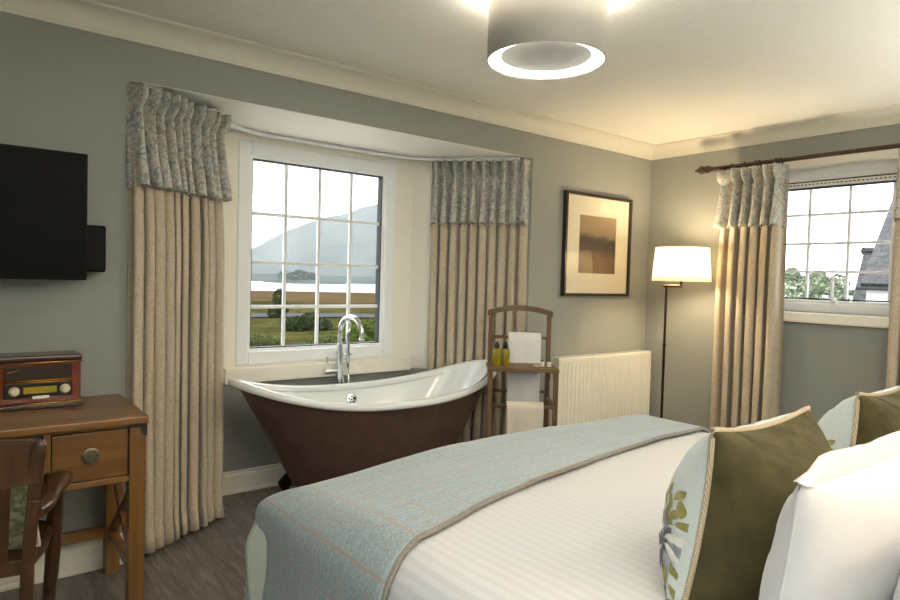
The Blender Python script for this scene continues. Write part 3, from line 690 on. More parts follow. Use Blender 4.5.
def olive_cushion(label, bottom, lean, rz, w=.425, h=.42, seed=0):
    c = thing('scatter_cushion', label, 'cushion', bottom, rz, 'olive velvet cushions on the bed'); c.rotation_euler = (lean, 0, rz)
    f_ = pillow_fn(w, h, .18, .55, .55, .06, .52)
    f = lambda a, b, s_: f_(a, b, s_)+Vector((0, 0, h/2))
    bm = side_mesh(f, -1); o = obj('back_panel', bm, M['velvet'], c, smooth=True); o['label'] = 'olive green velvet side'
    bm = side_mesh(f, 1); rg = random.Random(seed)
    def cl(pts): return [(max(-.985, min(.985, p[0])), max(-.97, min(.97, p[1]))) for p in pts]
    for side_x in (-1, 1):
        ca, cb = side_x*.84, -.22
        for k in range(6):                                   # olive leaves in sprays above and below the bloom
            an = (2.0, 1.25, 1.62, -1.1, -1.95, -1.5)[k]
            for q in range(4): motif(bm, f, 1, cl(leafpts(ca+(.08+.09*q)*math.cos(an), cb+(.12+.10*q)*math.sin(an), an+(.55 if q % 2 else -.55), .17, .035)), 1, .0015+.0003*k)
        for k in range(11): motif(bm, f, 1, cl(leafpts(ca, cb, k*2*PI/11+.2, .17+.05*(k % 3), .048)), (2, 3, 2, 4, 3, 2, 3, 2, 4, 3, 2)[k], .004+.0005*k)
        for k in range(5): motif(bm, f, 1, cl(leafpts(ca, cb, k*1.3, .09, .02)), 4, .010)
    motif(bm, f, 1, leafpts(0, .1, .8, .3, .1), 1); motif(bm, f, 1, leafpts(0, 0, 2.4, .3, .12), 2); motif(bm, f, 1, leafpts(.1, -.1, -1, .3, .12), 3)
    for k in range(6): motif(bm, f, 1, leafpts(rg.uniform(-.5, .5), .75, rg.uniform(0, 6), .25, .09), 1+k % 4)
    o = obj('front_panel', bm, [M['cushblue'], M['leafA'], M['leafB'], M['leafC'], M['leafD']], c, smooth=True); o['label'] = 'pale blue satin side printed with leaves and grey flowers'
    bm = bmesh.new(); tube(bm, outline(f), .0065, 8, True); o = obj('piping', bm, M['cord'], c, smooth=True); o['label'] = 'beige corded edge'
    return c
def white_pillow(label, bottom, lean, rz, w=.74, h=.43, T=.10):
    c = thing('pillow', label, 'pillow', bottom, rz, 'white pillows on the bed'); c.rotation_euler = (lean, 0, rz)
    f_ = pillow_fn(w, h-.03, T, .45, .5, .045, .03)
    f = lambda a, b, s_: f_(a, b, s_)+Vector((0, 0, h/2))
    bm = side_mesh(f, -1); bm2 = side_mesh(f, 1)
    me = bpy.data.meshes.new('tmp'); bm2.to_mesh(me); bm2.free(); bm.from_mesh(me)
    bpy.data.meshes.remove(me)
    obj('pillowcase', bm, M['cotton'], c, smooth=True)
    ol = outline(f)[:25]; bm = bmesh.new(); N = len(ol)
    def tp_(i, k0): return k0*sm(0, .10, i/(N-1))*sm(0, .10, 1-i/(N-1))
    def strip(y, k0): return [bm.verts.new(Vector((p.x, y+.006*nz(i*.5, k0, w)*k0, p.z-.012*sm(0, .1, i/(N-1))+.052*tp_(i, k0)+.006*k0*nz(i*.35, 2, w)))) for i, p in enumerate(ol)]
    a, b, b2, a2 = strip(.010, 0), strip(.004, 1), strip(-.004, 1), strip(-.010, 0)
    for i in range(N-1):
        bm.faces.new((a[i], a[i+1], b[i+1], b[i])); bm.faces.new((b[i], b[i+1], b2[i+1], b2[i])); bm.faces.new((b2[i], b2[i+1], a2[i+1], a2[i]))
    obj('flange', bm, M['cotton'], c, smooth=True)
    bm = bmesh.new(); tube(bm, outline(f), .003, 6, True); obj('seam', bm, M['cotton'], c, smooth=True)
    return c
# green cushion on the desk chair
gc = thing('chair_cushion', 'green leaf-patterned cushion with pale piping propped on the dark armchair', 'cushion', (-4.375, -.735, .432), math.radians(-8)); gc.rotation_euler = (math.radians(12), 0, math.radians(-8))
f_ = pillow_fn(.43, .34, .055, .3, .5, .06); fg = lambda a, b, s_: f_(a, b, s_)+Vector((0, 0, .17))
bm = side_mesh(fg, -1, 14); bm2 = side_mesh(fg, 1, 14); me = bpy.data.meshes.new('tmp'); bm2.to_mesh(me); bm2.free(); bm.from_mesh(me); bpy.data.meshes.remove(me)
obj('cover', bm, M['greenfab'], gc, smooth=True)
bm = bmesh.new(); tube(bm, outline(fg), .005, 6, True); obj('piping', bm, M['pipingw'], gc, smooth=True)

# ------------------------------------------------------------------ bed
QX0, QX1, QY1, QY0, QT = -3.59, -1.66, -1.125, -3.30, .644      # duvet outer limits (x, foot y, head y), top height
bd = thing('double_bed', 'wide double bed made up with a white duvet in the middle of the room', 'bed', ((QX0+QX1)/2, -2.2, 0))
bm = bmesh.new(); box(bm, (QX0+.10, -3.36, .08), (QX1-.10, QY1-.10, .34), .01); obj('base', loc(bd, bm), M['bedbase'], bd)
bm = bmesh.new(); box(bm, (QX0+.08, -3.34, .342), (QX1-.08, QY1-.08, .56), .05, 4); obj('mattress', loc(bd, bm), M['cotton'], bd, auto=40)
bm = bmesh.new(); box(bm, (QX0+.04, -3.46, .0), (QX1-.04, -3.37, 1.25), .02, 3); obj('headboard', loc(bd, bm), M['bedbase'], bd)
for x in (QX0+.2, QX1-.2):
    for y in (-3.2, QY1-.25): obj('foot', loc(bd, B((x-.03, y-.03, 0), (x+.03, y+.03, .081), .003)), M['walnut'], bd)
RB = .13     # rounding of the duvet edge
def wrap(d, lim):
    """distance from the flat edge line outward -> (horizontal, drop)"""
    if d <= 0: return d, 0
    arc = RB*PI/2
    if d < arc: a = d/RB; return RB*math.sin(a), RB*(1-math.cos(a))
    return RB+.012*sm(0, .3, d-arc), RB+(d-arc)
def cloth(a, b, off=0, puff=1):
    """a: signed across-bed coordinate from the bed centre (cloth metres), b: along the bed, 0 at the foot flat edge, negative to the head"""
    cx = (QX0+QX1)/2; hw = (QX1-QX0)/2-RB
    sx = 1 if a >= 0 else -1; ha, da = wrap(abs(a)-hw, 0); hb, db = wrap(b, 0)
    x = cx+sx*(hw+ha); y = QY1-RB+hb
    drop = max(da, db)
    mn = min(da, db)
    if mn > 0:
        x += sx*mn*.05; y += mn*.06
    # soft undulation and a gentle crown
    z = QT-drop
    top = 1-min(1, drop/.1)
    crown = .014*(1-(a/hw)**2) if abs(a) < hw else 0
    z += top*(crown+puff*.010*nz(a*1.6, b*1.6, 3.3)+puff*.004*nz(a*5, b*4, 1.3))
    z -= .040*sm(.25, hw+.05, -a)*sm(-.45, .05, b)*top
    if drop > .05:
        wv = .012*sm(.05, .3, drop)*nz(y*3.5+x*2, drop*1.2, 5)
        if da >= db: x += sx*wv
        else: y += wv
    p = Vector((x, y, z))
    if off:
        k = sm(0, .10, da); kb = sm(0, .10, db)
        p += Vector((sx*off*k, off*kb, off*(1-max(k, kb)*.9)))
    return p
hw = (QX1-QX0)/2-RB; AL = hw+.52; BLn = 2.05
dv = thing('duvet', 'white satin-striped duvet spread over the bed', 'duvet', ((QX0+QX1)/2, -2.0, 0))
def dfn(u, v): return cloth((u-.5)*2*AL, .50-(BLn+.50)*v)
bm = grid(dfn, 120, 120, lambda u, v: ((u-.5)*2*AL, -(BLn+.5)*v)); o = obj('cover', loc(dv, bm), M['duvet'], dv, smooth=True)
md = o.modifiers.new('thick', 'SOLIDIFY'); md.thickness = .02; md.offset = -1
# runner (throw)
rn = thing('bed_runner', 'pale blue checked wool runner draped across the foot of the bed', 'bed runner', ((QX0+QX1)/2, -1.4, 0))
ALr = hw+.50
def rb(u, v):
    a = (u-.5)*2*ALr
    K = [(-1.6, -.60), (-.95, -.585), (-.743, -.526), (-.465, -.452), (.1, -.367), (.815, -.288), (1.6, -.27)]
    inner = 0
    for da in (-.12, -.04, .04, .12):
        q = a+da
        for (p0, y0), (p1, y1) in zip(K, K[1:]):
            if p0 <= q <= p1: inner += (y0+(y1-y0)*(q-p0)/(p1-p0))/4
    outer = .46
    return a, outer+(inner-outer)*v
def rfn(u, v):
    a, b = rb(u, v); p = cloth(a, b, .012)
    p.z += .005*nz(a*3, b*9, 8)*(1 if abs(a) < hw else 0)
    return p
bm = grid(rfn, 130, 60, rb); o = obj('cloth', loc(rn, bm), M['runner'], rn, smooth=True)
md = o.modifiers.new('thick', 'SOLIDIFY'); md.thickness = .010; md.offset = 1
bm = bmesh.new(); pts_ = [rfn(k/130, 1)+Vector((0, 0, .004)) for k in range(131)]; tube(bm, pts_, .0075, 8); o = obj('hem', loc(rn, bm), M['hem'], rn, smooth=True); o['label'] = 'grey-beige rolled hem'
def flap(u, v):
    z = .53-.34*v; x = QX0-.016-.004*math.sin(PI*v)-.036*u*sm(0, .35, v)+.012*v*u; y = QY1-.075+.10*u+.010*math.sin(v*5)
    return Vector((x, y, z))
bm = grid(flap, 8, 16); o = obj('lining', loc(rn, bm), M['runlin'], rn, smooth=True); o['label'] = 'pale green lining turned out at the corner'
md = o.modifiers.new('thick', 'SOLIDIFY'); md.thickness = .004
# pillows and cushions
CT = QT+.006
olive_cushion('olive velvet cushion with floral front at the left, nearer the runner', (-2.988, -2.385, CT-.068), math.radians(1), math.radians(0), seed=2)
olive_cushion('olive velvet cushion half hidden behind the white pillow at right', (-2.22, -2.37, CT-.068), math.radians(1), math.radians(0), seed=5)
white_pillow('white pillow standing upright just behind the left olive cushion', (-3.005, -2.575, CT-.07), math.radians(8), math.radians(0))
white_pillow('white pillow at the bottom right corner, nearest the camera', (-2.955, -2.75, CT-.08), math.radians(8), math.radians(0))

# ------------------------------------------------------------------ bath
TX, TY = -2.417, .112; TA, TBw = .838, .335
tub = thing('bathtub', 'freestanding brown slipper bath with white inside standing in the window bay', 'bathtub', (TX, TY, 0))
def rimz(c): return .605+.135*abs(c)**2.3
def rim(t_, k=0.0):
    c, s_ = math.cos(t_), math.sin(t_)
    e = .92
    x = (TA-k)*math.copysign(abs(c)**e, c); y = (TBw-k)*math.copysign(abs(s_)**e, s_)
    return Vector((x, y, rimz(c)))
def hull(u, v, inset, zb, ab, bb):
    t_ = 2*PI*u; top = rim(t_, inset); c, s_ = math.cos(t_), math.sin(t_)
    bot = Vector((ab*c, bb*s_, zb))
    if v <= .8:
        k = v/.8; kk = k**1.12
        p = top.lerp(bot, kk); z = top.z+(zb+.05-top.z)*k; p.z = z
        side = 1+.045*math.sin(PI*k)*abs(s_)
        p.y *= side; p.x *= 1-.02*math.sin(PI*k)*abs(c)
        return p
    k = (v-.8)/.2; a = k*PI/2
    sc = 1-.14*(1-math.cos(a)) if k < 1 else .86
    z = zb+.05-.05*math.sin(a)
    q = Vector((bot.x*sc, bot.y*sc, z))
    return q
def capped(bm):
    bmesh.ops.holes_fill(bm, edges=[e for e in bm.edges if e.is_boundary and abs(e.verts[0].co.z-min(v.co.z for v in bm.verts)) < .01], sides=200); return bm
bm = capped(grid(lambda u, v: hull(u, v, .012, .125, .52, .225), 64, 24, None, True)); obj('outer_shell', bm, M['tubout'], tub, smooth=True)['label'] = 'dark brown painted outside'
bm = capped(grid(lambda u, v: hull(u, v, .030, .20, .46, .18), 64, 24, None, True)); bmesh.ops.reverse_faces(bm, faces=bm.faces); KEEP.add(id(bm)); obj('basin', bm, M['enamel'], tub, smooth=True)
bm = bmesh.new(); N = 96
prof = [(-.038, -.022), (-.020, .004), (-.006, .014), (.010, .012), (.022, .000), (.024, -.012), (.016, -.024), (.004, -.026), (-.010, -.020)]
rr = []
for i in range(N):
    t_ = 2*PI*i/N; p = rim(t_); tn = (rim(t_+.01)-rim(t_-.01)).normalized(); no = Vector((tn.y, -tn.x, 0)).normalized()
    rr.append([bm.verts.new(p+no*(a)*1.0+Vector((0, 0, b))) for a, b in prof])
for i in range(N):
    a, b = rr[i], rr[(i+1) % N]
    for k in range(len(prof)): bm.faces.new((a[k], a[(k+1) % len(prof)], b[(k+1) % len(prof)], b[k]))
obj('rim', bm, M['enamel'], tub, smooth=True)['label'] = 'white rolled rim'
for sx in (-1, 1):
    for sy in (-1, 1):
        bm = bmesh.new(); bx, by = sx*.44, sy*.20
        tube(bm, [(bx*.88, by*.72, .18), (bx*.99, by*.98, .135), (bx*1.07, by*1.14, .095), (bx*1.03, by*1.12, .06), (bx*1.05, by*1.2, .03), (bx*1.08, by*1.25, .012)], [.035, .042, .034, .024, .026, .02], 10)
        for k in (-1, 0, 1): tube(bm, [(bx*1.05+k*.014, by*1.2, .034), (bx*1.09+k*.02, by*1.32, .026), (bx*1.1+k*.022, by*1.4, .0125)], [.013, .013, .011], 8)
        obj('claw_foot', bm, M['iron'], tub, smooth=True)
pin = hull(.252, .185, .030, .20, .46, .18); nin = Vector((0, -1, .25)).normalized()
Mo = nin.to_track_quat('Z', 'Y').to_matrix().to_4x4() @ Matrix.Scale(1.4, 4)
bm = LT([(0, .006), (.012, .006), (.014, .009), (.024, .008), (.027, .004), (.027, -.004)], 28, pin, Mo)
obj('overflow', bm, M['chrome'], tub, auto=40)
bm = bmesh.new()
for k in range(5):
    a = 2*PI*k/5+.3; q = Mo @ Vector((.0135*math.cos(a), .0135*math.sin(a), .009)); lathe(bm, [(0, .0015), (.0042, .0015), (.0042, -.001)], 10, pin+q, Mo)
lathe(bm, [(0, .0085), (.004, .008), (.004, .005)], 10, pin, Mo)
obj('overflow_holes', bm, M['seal'], tub)
# ------------------------------------------------------------------ tap
tpx, tpy = -2.435, .548
tp = thing('bath_tap', 'tall chrome floor-standing bath tap with hand shower behind the bath', 'tap', (tpx, tpy, 0))
bm = bmesh.new(); lathe(bm, [(0, .012), (.026, .011), (.028, 0), (0, 0)], 24); tube(bm, [(0, 0, 0), (0, 0, .85)], .018, 16); tube(bm, [(0, 0, .64), (0, 0, .80)], .024, 16)
obj('column', bm, M['chrome'], tp, auto=40)
bm = bmesh.new(); Rr = .10; arc = [(0, 0, .84), (0, 0, .93)]
for k in range(1, 15): a = PI*k/14; arc.append((.02*(1-math.cos(a)), -Rr+Rr*math.cos(a), .93+Rr*math.sin(a)))
arc += [(.042, -2*Rr, .90)]
tube(bm, arc, .0155, 14); tube(bm, [(.042, -2*Rr, .905), (.042, -2*Rr, .888)], .018, 14); obj('spout', bm, M['chrome'], tp, smooth=True)
bm = bmesh.new(); tube(bm, [(0, 0, .785), (.085, 0, .785)], .008, 10); lathe(bm, [(0, -.012), (.014, -.012), (.014, .012), (0, .012)], 14, (.06, 0, .785)); tube(bm, [(-.03, 0, .80), (.0, 0, .80)], .01, 10); obj('cradle', bm, M['chrome'], tp, auto=40)
bm = bmesh.new(); tube(bm, [(.06, 0, .70), (.06, 0, .76), (.06, 0, .92), (.06, -.004, .985)], [.008, .012, .012, .013], 12); obj('hand_shower', bm, M['chrome'], tp, smooth=True)
bm = bmesh.new(); tube(bm, [(.06, 0, .70), (.075, .005, .58), (.07, .01, .42), (.05, .005, .36), (.022, 0, .42), (.03, .0, .60), (.018, 0, .70)], .006, 8); obj('hose', bm, M['chrome'], tp, smooth=True)
bm = bmesh.new(); tube(bm, [(0, 0, .685), (-.10, 0, .685)], .013, 12); tube(bm, [(-.065, 0, .685), (-.105, 0, .685)], .018, 14); tube(bm, [(-.085, 0, .69), (-.085, 0, .775)], .006, 8); obj('lever', bm, M['chrome'], tp, auto=40)

# ------------------------------------------------------------------ towel stand (valet), turned to face the room
vl = thing('towel_stand', 'teak towel stand with arched back and shelf between bath and radiator', 'towel stand', (-1.688, -.321, 0), math.radians(-38.1))
VW = .185
def vpart(name, bm, m, **k): return obj(name, bm, m, vl, **k)
# local x = image right, local -y = towards the camera
BX, FX, BY, FY, SH = .180, .190, .13, -.13, .78
for s_ in (1, -1):
    bm = bmesh.new(); box(bm, (s_*BX-.013, BY-.016, 0), (s_*BX+.013, BY+.010, 1.085), .003); vpart('back_post', bm, M['teak'])
    bm = bmesh.new(); box(bm, (s_*FX-.014, FY-.014, 0), (s_*FX+.014, FY+.014, SH-.02), .003); vpart('front_leg', bm, M['teak'])
    for z in (.545, .14): vpart('side_rail', B((s_*.185-.010, FY, z), (s_*.185+.010, BY, z+.025), .003), M['teakx'])
def arch(u, v):
    x = (u-.5)*2*(BX+.020); zc = 1.082+.034*(1-(x/(BX+.02))**2); k = [(-.016, -.016), (-.016, .016), (.012, .016), (.012, -.016), (-.016, -.016)]
    i = min(int(v*4), 3); f_ = v*4-i
    return Vector((x, BY+k[i][0]*(1-f_)+k[i+1][0]*f_, zc+k[i][1]*(1-f_)+k[i+1][1]*f_))
bm = grid(arch, 16, 4); bmesh.ops.remove_doubles(bm, verts=bm.verts, dist=1e-5); bmesh.ops.holes_fill(bm, edges=[e for e in bm.edges if e.is_boundary], sides=30); vpart('arched_top_rail', bm, M['teakx'])
for z in (.935,): 
    bm = bmesh.new(); tube(bm, [(-BX, BY, z), (BX, BY, z)], .010, 10); vpart('back_rail', bm, M['teakx'], smooth=True)
bm = bmesh.new(); tube(bm, [(-BX, BY, .60), (BX, BY, .60)], .010, 10); vpart('back_rail', bm, M['teakx'], smooth=True)
bm = bmesh.new(); tube(bm, [(-FX, FY, .556), (FX, FY, .556)], .010, 10); vpart('front_rail', bm, M['teakx'], smooth=True)
bm = bmesh.new(); box(bm, (-.205, FY-.022, SH-.022), (.205, BY-.02, SH), .003); vpart('shelf', bm, M['teakx'])
VM = Matrix.Translation(vl.location) @ Matrix.Rotation(math.radians(-38.1), 4, 'Z')
def vw(x, y, z): return VM @ Vector((x, y, z))
def towel(name, label, x0, x1, y, z, r, front, back, m, seed, lip=0):
    root = thing(name, label, 'towel', vw((x0+x1)/2, y, z), math.radians(-38.1)); wdt = x1-x0
    def fn(u, v):
        Lt = front+back+PI*r; s_ = v*Lt; x = (u-.5)*wdt
        if s_ < front: p = Vector((x, -r, -(front-s_)))
        elif s_ < front+PI*r: a = (s_-front)/r; p = Vector((x, -r*math.cos(a), r*math.sin(a)))
        else: p = Vector((x, r, -(s_-front-PI*r)))
        d = max(0, -p.z)
        p.y += .006*nz(u*3+seed, d*2, seed)*sm(0, .1, d)+(-.010*d if s_ < front else .0)
        p.x += .012*nz(d*3, seed, 1.7)*d
        return p
    bm = grid(fn, 18, 44); o = obj('terry_cloth', bm, m, root, smooth=True); md = o.modifiers.new('t', 'SOLIDIFY'); md.thickness = .018; md.offset = 1
    if lip:
        bm = bmesh.new()
        for k in range(3): 
            zz_ = -(front-.035-k*.018); box(bm, (-wdt/2-.004, -r-.0235-.010*-zz_, zz_-.004), (wdt/2+.004, -r-.018-.010*-zz_, zz_+.004), .002)
        obj('woven_band', bm, m, root)
    return root
towel('bath_towel', 'long white bath towel hung over the upper back rail of the towel stand', -.070, .130, BY, .935, .013, .50, .42, M['towel'], 2)
towel('hand_towel', 'cream hand towel with woven band on the lower front rail of the towel stand', -.093, .120, FY, .556, .013, .26, .30, M['towelc'], 6, 1)
for k, (x, y, lb) in enumerate(((-.147, -.01, 'yellow-green pump bottle farther left on the towel stand shelf'), (-.096, -.02, 'yellow-green pump bottle nearer the white towel on the shelf'))):
    b = thing('pump_bottle', lb, 'bottle', vw(x, y, SH), math.radians(-38.1), 'pump bottles on the towel stand')
    b.scale = (1.1, 1.1, 1.12)
    obj('bottle', LT([(0, 0), (.021, 0), (.0225, .003), (.0225, .078), (.019, .086), (.010, .089), (0, .089)], 24), M['bottle'], b, auto=40)
    obj('pump', LT([(0, .125), (.006, .124), (.007, .112), (.012, .110), (.013, .089), (0, .088)], 16), M['blackcap'], b, auto=40)
    bm = bmesh.new(); box(bm, (-.005, -.03, .118), (.005, .004, .126), .002); obj('nozzle', bm, M['blackcap'], b)
for k, (x, lb) in enumerate(((.122, 'small white jar with green lid, left one on the shelf end'), (.163, 'small white jar with green lid at the right shelf end beside the radiator'))):
    j = thing('toiletry_jar', lb, 'jar', vw(x, -.03, SH), math.radians(-38.1), 'small jars on the towel stand')
    obj('jar', LT([(0, 0), (.0125, 0), (.013, .002), (.013, .024), (.009, .028), (0, .028)], 18), M['jar'], j, auto=40)
    obj('lid', LT([(0, .040), (.008, .040), (.0085, .028), (0, .028)], 16), M['jarlid'], j, auto=40)
s_ = thing('soap_bar', 'small cream soap lying on the shelf of the towel stand', 'soap', vw(.085, -.06, SH), math.radians(-38.1)); bm = bmesh.new(); box(bm, (-.018, -.012, 0), (.018, .012, .012), .004, 3); obj('bar', bm, M['soap'], s_, auto=40)

# ------------------------------------------------------------------ radiator
ra = thing('radiator', 'white panel radiator with vertical grooves below the framed picture', 'radiator', (-.59, -.06, 0))
rx0, rx1, rz0, rz1, ryf, ryb = -1.115, -.055, .165, .765, -.105, -.03
def prof_(u, v):
    n = 25; s_ = u*n; fr = s_-math.floor(s_); gx = rx0+.02+(rx1-rx0-.04)*u
    d = .006*(sm(.55, .70, fr)-sm(.82, .97, fr)); e = sm(0, .05, v)*sm(0, .05, 1-v)
    return Vector((gx, ryf+d*e, rz0+.012+(rz1-rz0-.05)*v))
bm = grid(prof_, 25*12, 14); KEEP.add(id(bm)); bmesh.ops.reverse_faces(bm, faces=[]); 
o = obj('front_panel', loc(ra, bm), M['radi'], ra, auto=50)
bm = bmesh.new(); box(bm, (rx0+.004, ryf+.006, rz0+.004), (rx1-.004, ryf+.016, rz1-.012)); box(bm, (rx0, ryf-.001, rz0), (rx0+.022, ryf+.016, rz1-.01), .004); box(bm, (rx1-.022, ryf-.001, rz0), (rx1, ryf+.016, rz1-.01), .004)
box(bm, (rx0, ryf-.001, rz1-.042), (rx1, ryf+.016, rz1-.008), .006); box(bm, (rx0, ryf-.001, rz0), (rx1, ryf+.016, rz0+.016), .004); box(bm, (rx0+.02, ryb-.012, rz0), (rx1-.02, ryb-.002, rz1-.02)); obj('body', loc(ra, bm), M['radi'], ra)
for x in (rx0, rx1-.006): obj('side_panel', loc(ra, B((x, ryf+.008, rz0+.02), (x+.006, ryb-.002, rz1), .002)), M['radi'], ra)
bm = bmesh.new(); box(bm, (rx0, ryf+.004, rz1-.008), (rx1, ryf+.016, rz1)); box(bm, (rx0, ryb-.012, rz1-.008), (rx1, ryb, rz1))
for k in range(54): x = rx0+.012+k*(rx1-rx0-.03)/53; box(bm, (x, ryf+.01, rz1-.008), (x+.008, ryb-.005, rz1))
obj('top_grille', loc(ra, bm), M['radi'], ra)
bm = bmesh.new(); obj('wall_bracket', loc(ra, B((rx0+.02, ryb-.002, .3), (rx0+.06, -.001, .6))), M['radi'], ra); obj('wall_bracket', loc(ra, B((rx1-.06, ryb-.002, .3), (rx1-.02, -.001, .6))), M['radi'], ra); bm.free()
obj('pipe', loc(ra, TB([(rx0-.05, -.065, 0), (rx0-.05, -.065, .20), (rx0+.01, -.065, .20)], .009)), M['chrome'], ra, smooth=True); obj('pipe', loc(ra, TB([(rx1+.0, -.065, .20), (rx1+.03, -.065, .20), (rx1+.03, -.065, 0)], .009)), M['chrome'], ra, smooth=True)
bm = LT([(0, .30), (.014, .298), (.018, .288), (.018, .235), (.014, .225), (.014, .165), (0, .165)], 18, (rx0-.05, -.065, 0)); obj('valve', loc(ra, bm), M['jar'], ra, auto=40)

# ------------------------------------------------------------------ picture
pc = thing('framed_picture', 'brown landscape print in a wide cream mount and dark frame on the wall', 'picture', (-.62, 0, 1.555))
px0, px1, pz0, pz1 = -1.012, -.268, 1.187, 1.922
bm = bmesh.new(); framebox(bm, px0, px1, pz0, pz1, -.036, -.002, .020, .002); obj('frame', loc(pc, bm), M['frame'], pc)
bm = bmesh.new(); ax0, ax1, az0, az1 = px0+.165, px1-.165, pz0+.165, pz1-.155
xs = (px0+.018, ax0, ax1, px1-.018); zs = (pz0+.018, az0, az1, pz1-.018)
for i in range(3):
    for k in range(3):
        if i == 1 and k == 1: continue
        box(bm, (xs[i], -.016, zs[k]), (xs[i+1], -.011, zs[k+1]))
obj('mount', loc(pc, bm), M['mat'], pc)
obj('print', loc(pc, B((ax0-.01, -.010, az0-.01), (ax1+.01, -.008, az1+.01))), M['art'], pc)
obj('backing', loc(pc, B((px0+.01, -.0075, pz0+.01), (px1-.01, -.003, pz1-.01))), M['frame'], pc)
obj('glazing', loc(pc, B((px0+.018, -.022, pz0+.018), (px1-.018, -.020, pz1-.018))), M['glass'], pc)

# ------------------------------------------------------------------ floor lamp
lx, ly = -.37, -.535
fl = thing('floor_lamp', 'lit bronze floor lamp with cream drum shade in the room corner', 'floor lamp', (lx-.079, ly+.062, 0))
ox, oy = .079, -.062
obj('base', LT([(0, .018), (.10, .016), (.125, .010), (.128, 0), (0, 0)], 40), M['bronze'], fl, auto=40)
bm = bmesh.new(); tube(bm, [(0, 0, .01), (0, 0, .86)], .0095, 12); tube(bm, [(0, 0, .86), (0, 0, .875)], .0125, 12); tube(bm, [(0, 0, .87), (0, 0, 1.285)], .0085, 12); obj('pole', bm, M['bronze'], fl, auto=40)
bm = bmesh.new(); tube(bm, [(-.018, .014, 1.275), (0, 0, 1.277), (ox, oy, 1.277)], .009, 10); tube(bm, [(ox, oy, 1.268), (ox, oy, 1.40)], .009, 10); obj('swing_arm', bm, M['bronze'], fl, auto=40)
bm = LT([(.196, 0), (.178, .230)], 48, (ox, oy, 1.312)); o = obj('lamp_shade', bm, M['shade'], fl, smooth=True); md = o.modifiers.new('t', 'SOLIDIFY'); md.thickness = .002
bm = bmesh.new()
for z, r_ in ((1.313, .196), (1.541, .178)): tube(bm, [(ox+r_*math.cos(a), oy+r_*math.sin(a), z) for a in [2*PI*k/40 for k in range(40)]], .003, 6, True)
for k in range(3): a = 2*PI*k/3; tube(bm, [(ox, oy, 1.405), (ox+.192*math.cos(a), oy+.192*math.sin(a), 1.33)], .0018, 6)
obj('shade_wire', bm, M['shade'], fl, smooth=True)
bm = LT([(0, .115), (.02, .108), (.03, .085), (.028, .06), (.014, .03), (.013, 0), (0, 0)], 20, (ox, oy, 1.40)); obj('bulb', bm, M['bulb'], fl, smooth=True)

# ------------------------------------------------------------------ ceiling drum light
cl = thing('ceiling_light', 'large grey drum ceiling light with glowing ring above the bed', 'ceiling light', (-2.67, -1.395, 2.082))
DR, DHt = .214, .20
bm = LT([(DR, 0), (DR, DHt)], 64); o = obj('drum_shade', bm, M['drumgrey'], cl, smooth=True); md = o.modifiers.new('t', 'SOLIDIFY'); md.thickness = .004; md.offset = -1
bm = LT([(DR-.005, .008), (DR-.012, .03), (.155, .055)], 64); obj('glowing_liner', bm, M['glow'], cl, smooth=True)
bm = LT([(0, .020), (.164, .020), (.168, .024), (.168, .030), (.164, .034), (0, .034)], 64); obj('disc', bm, M['disc'], cl, auto=40)
bm = LT([(.10, .15), (DR-.02, .165)], 64); obj('upper_diffuser', bm, M['glowup'], cl, smooth=True)
bm = LT([(0, .277), (.06, .277), (.06, .235), (.02, .23), (.02, .037), (0, .037)], 24); obj('ceiling_mount', bm, M['disc'], cl, auto=40)
bm = bmesh.new()
for k in range(3): a = 2*PI*k/3; beam(bm, (0, 0, .14), ((DR-.004)*math.cos(a), (DR-.004)*math.sin(a), .14), .008, .003)
obj('spider', bm, M['disc'], cl)

# ------------------------------------------------------------------ outside
E1 = Vector((.40, .9165, 0)); S1 = Vector((.9165, -.40, 0)); GZ = -2.8
def out(d, s_, z=GZ): p = CAM+E1*d+S1*s_; p.z = z; return p
t = NT('moorland'); v = t.coord(); n1 = t.noise(v, .06, 6, .6); n2 = t.noise(v, 1.2, 5, .7)
k = t.math('ADD', t.math('MULTIPLY', n1, .6), t.math('MULTIPLY', n2, .4))
t.bsdf(t.ramp(k, [(.36, srgb(38, 42, 20)), (.48, srgb(58, 58, 32)), (.56, srgb(74, 66, 40)), (.66, srgb(92, 76, 50))]), .95, 0, n2, .6, .3, Specular_IOR_Level=0); M['moor'] = t.m
t = NT('near_grass'); v = t.coord(); n1 = t.noise(v, .35, 6, .65); n2 = t.noise(v, 6, 4, .7)
k = t.math('ADD', t.math('MULTIPLY', n1, .6), t.math('MULTIPLY', n2, .4))
t.bsdf(t.ramp(k, [(.36, srgb(30, 36, 14)), (.5, srgb(62, 61, 32)), (.64, srgb(94, 84, 50))]), .95, 0, n2, .8, .2, Specular_IOR_Level=0); M['grass'] = t.m
t = NT('shore_heath'); v = t.coord(); n1 = t.noise(v, .05, 5, .6)
t.bsdf(t.ramp(n1, [(.35, srgb(66, 60, 40)), (.5, srgb(82, 66, 46)), (.65, srgb(62, 58, 38))]), .95, Specular_IOR_Level=0); M['heath'] = t.m
t = NT('loch_water'); f = t.noise(t.coord(), .3, 3); t.bsdf(srgb(120, 126, 130), .18, 0, f, .1, .2); M['water'] = t.m
t = NT('hill_heather'); n1 = t.noise(t.coord(), .006, 7, .65)
t.bsdf(t.ramp(n1, [(.35, srgb(40, 48, 44)), (.65, srgb(66, 72, 66))]), .95, Specular_IOR_Level=0); M['hill'] = t.m
M['road'] = plain('tarmac', srgb(74, 74, 76), .9, 0, .05, 3, Specular_IOR_Level=0)
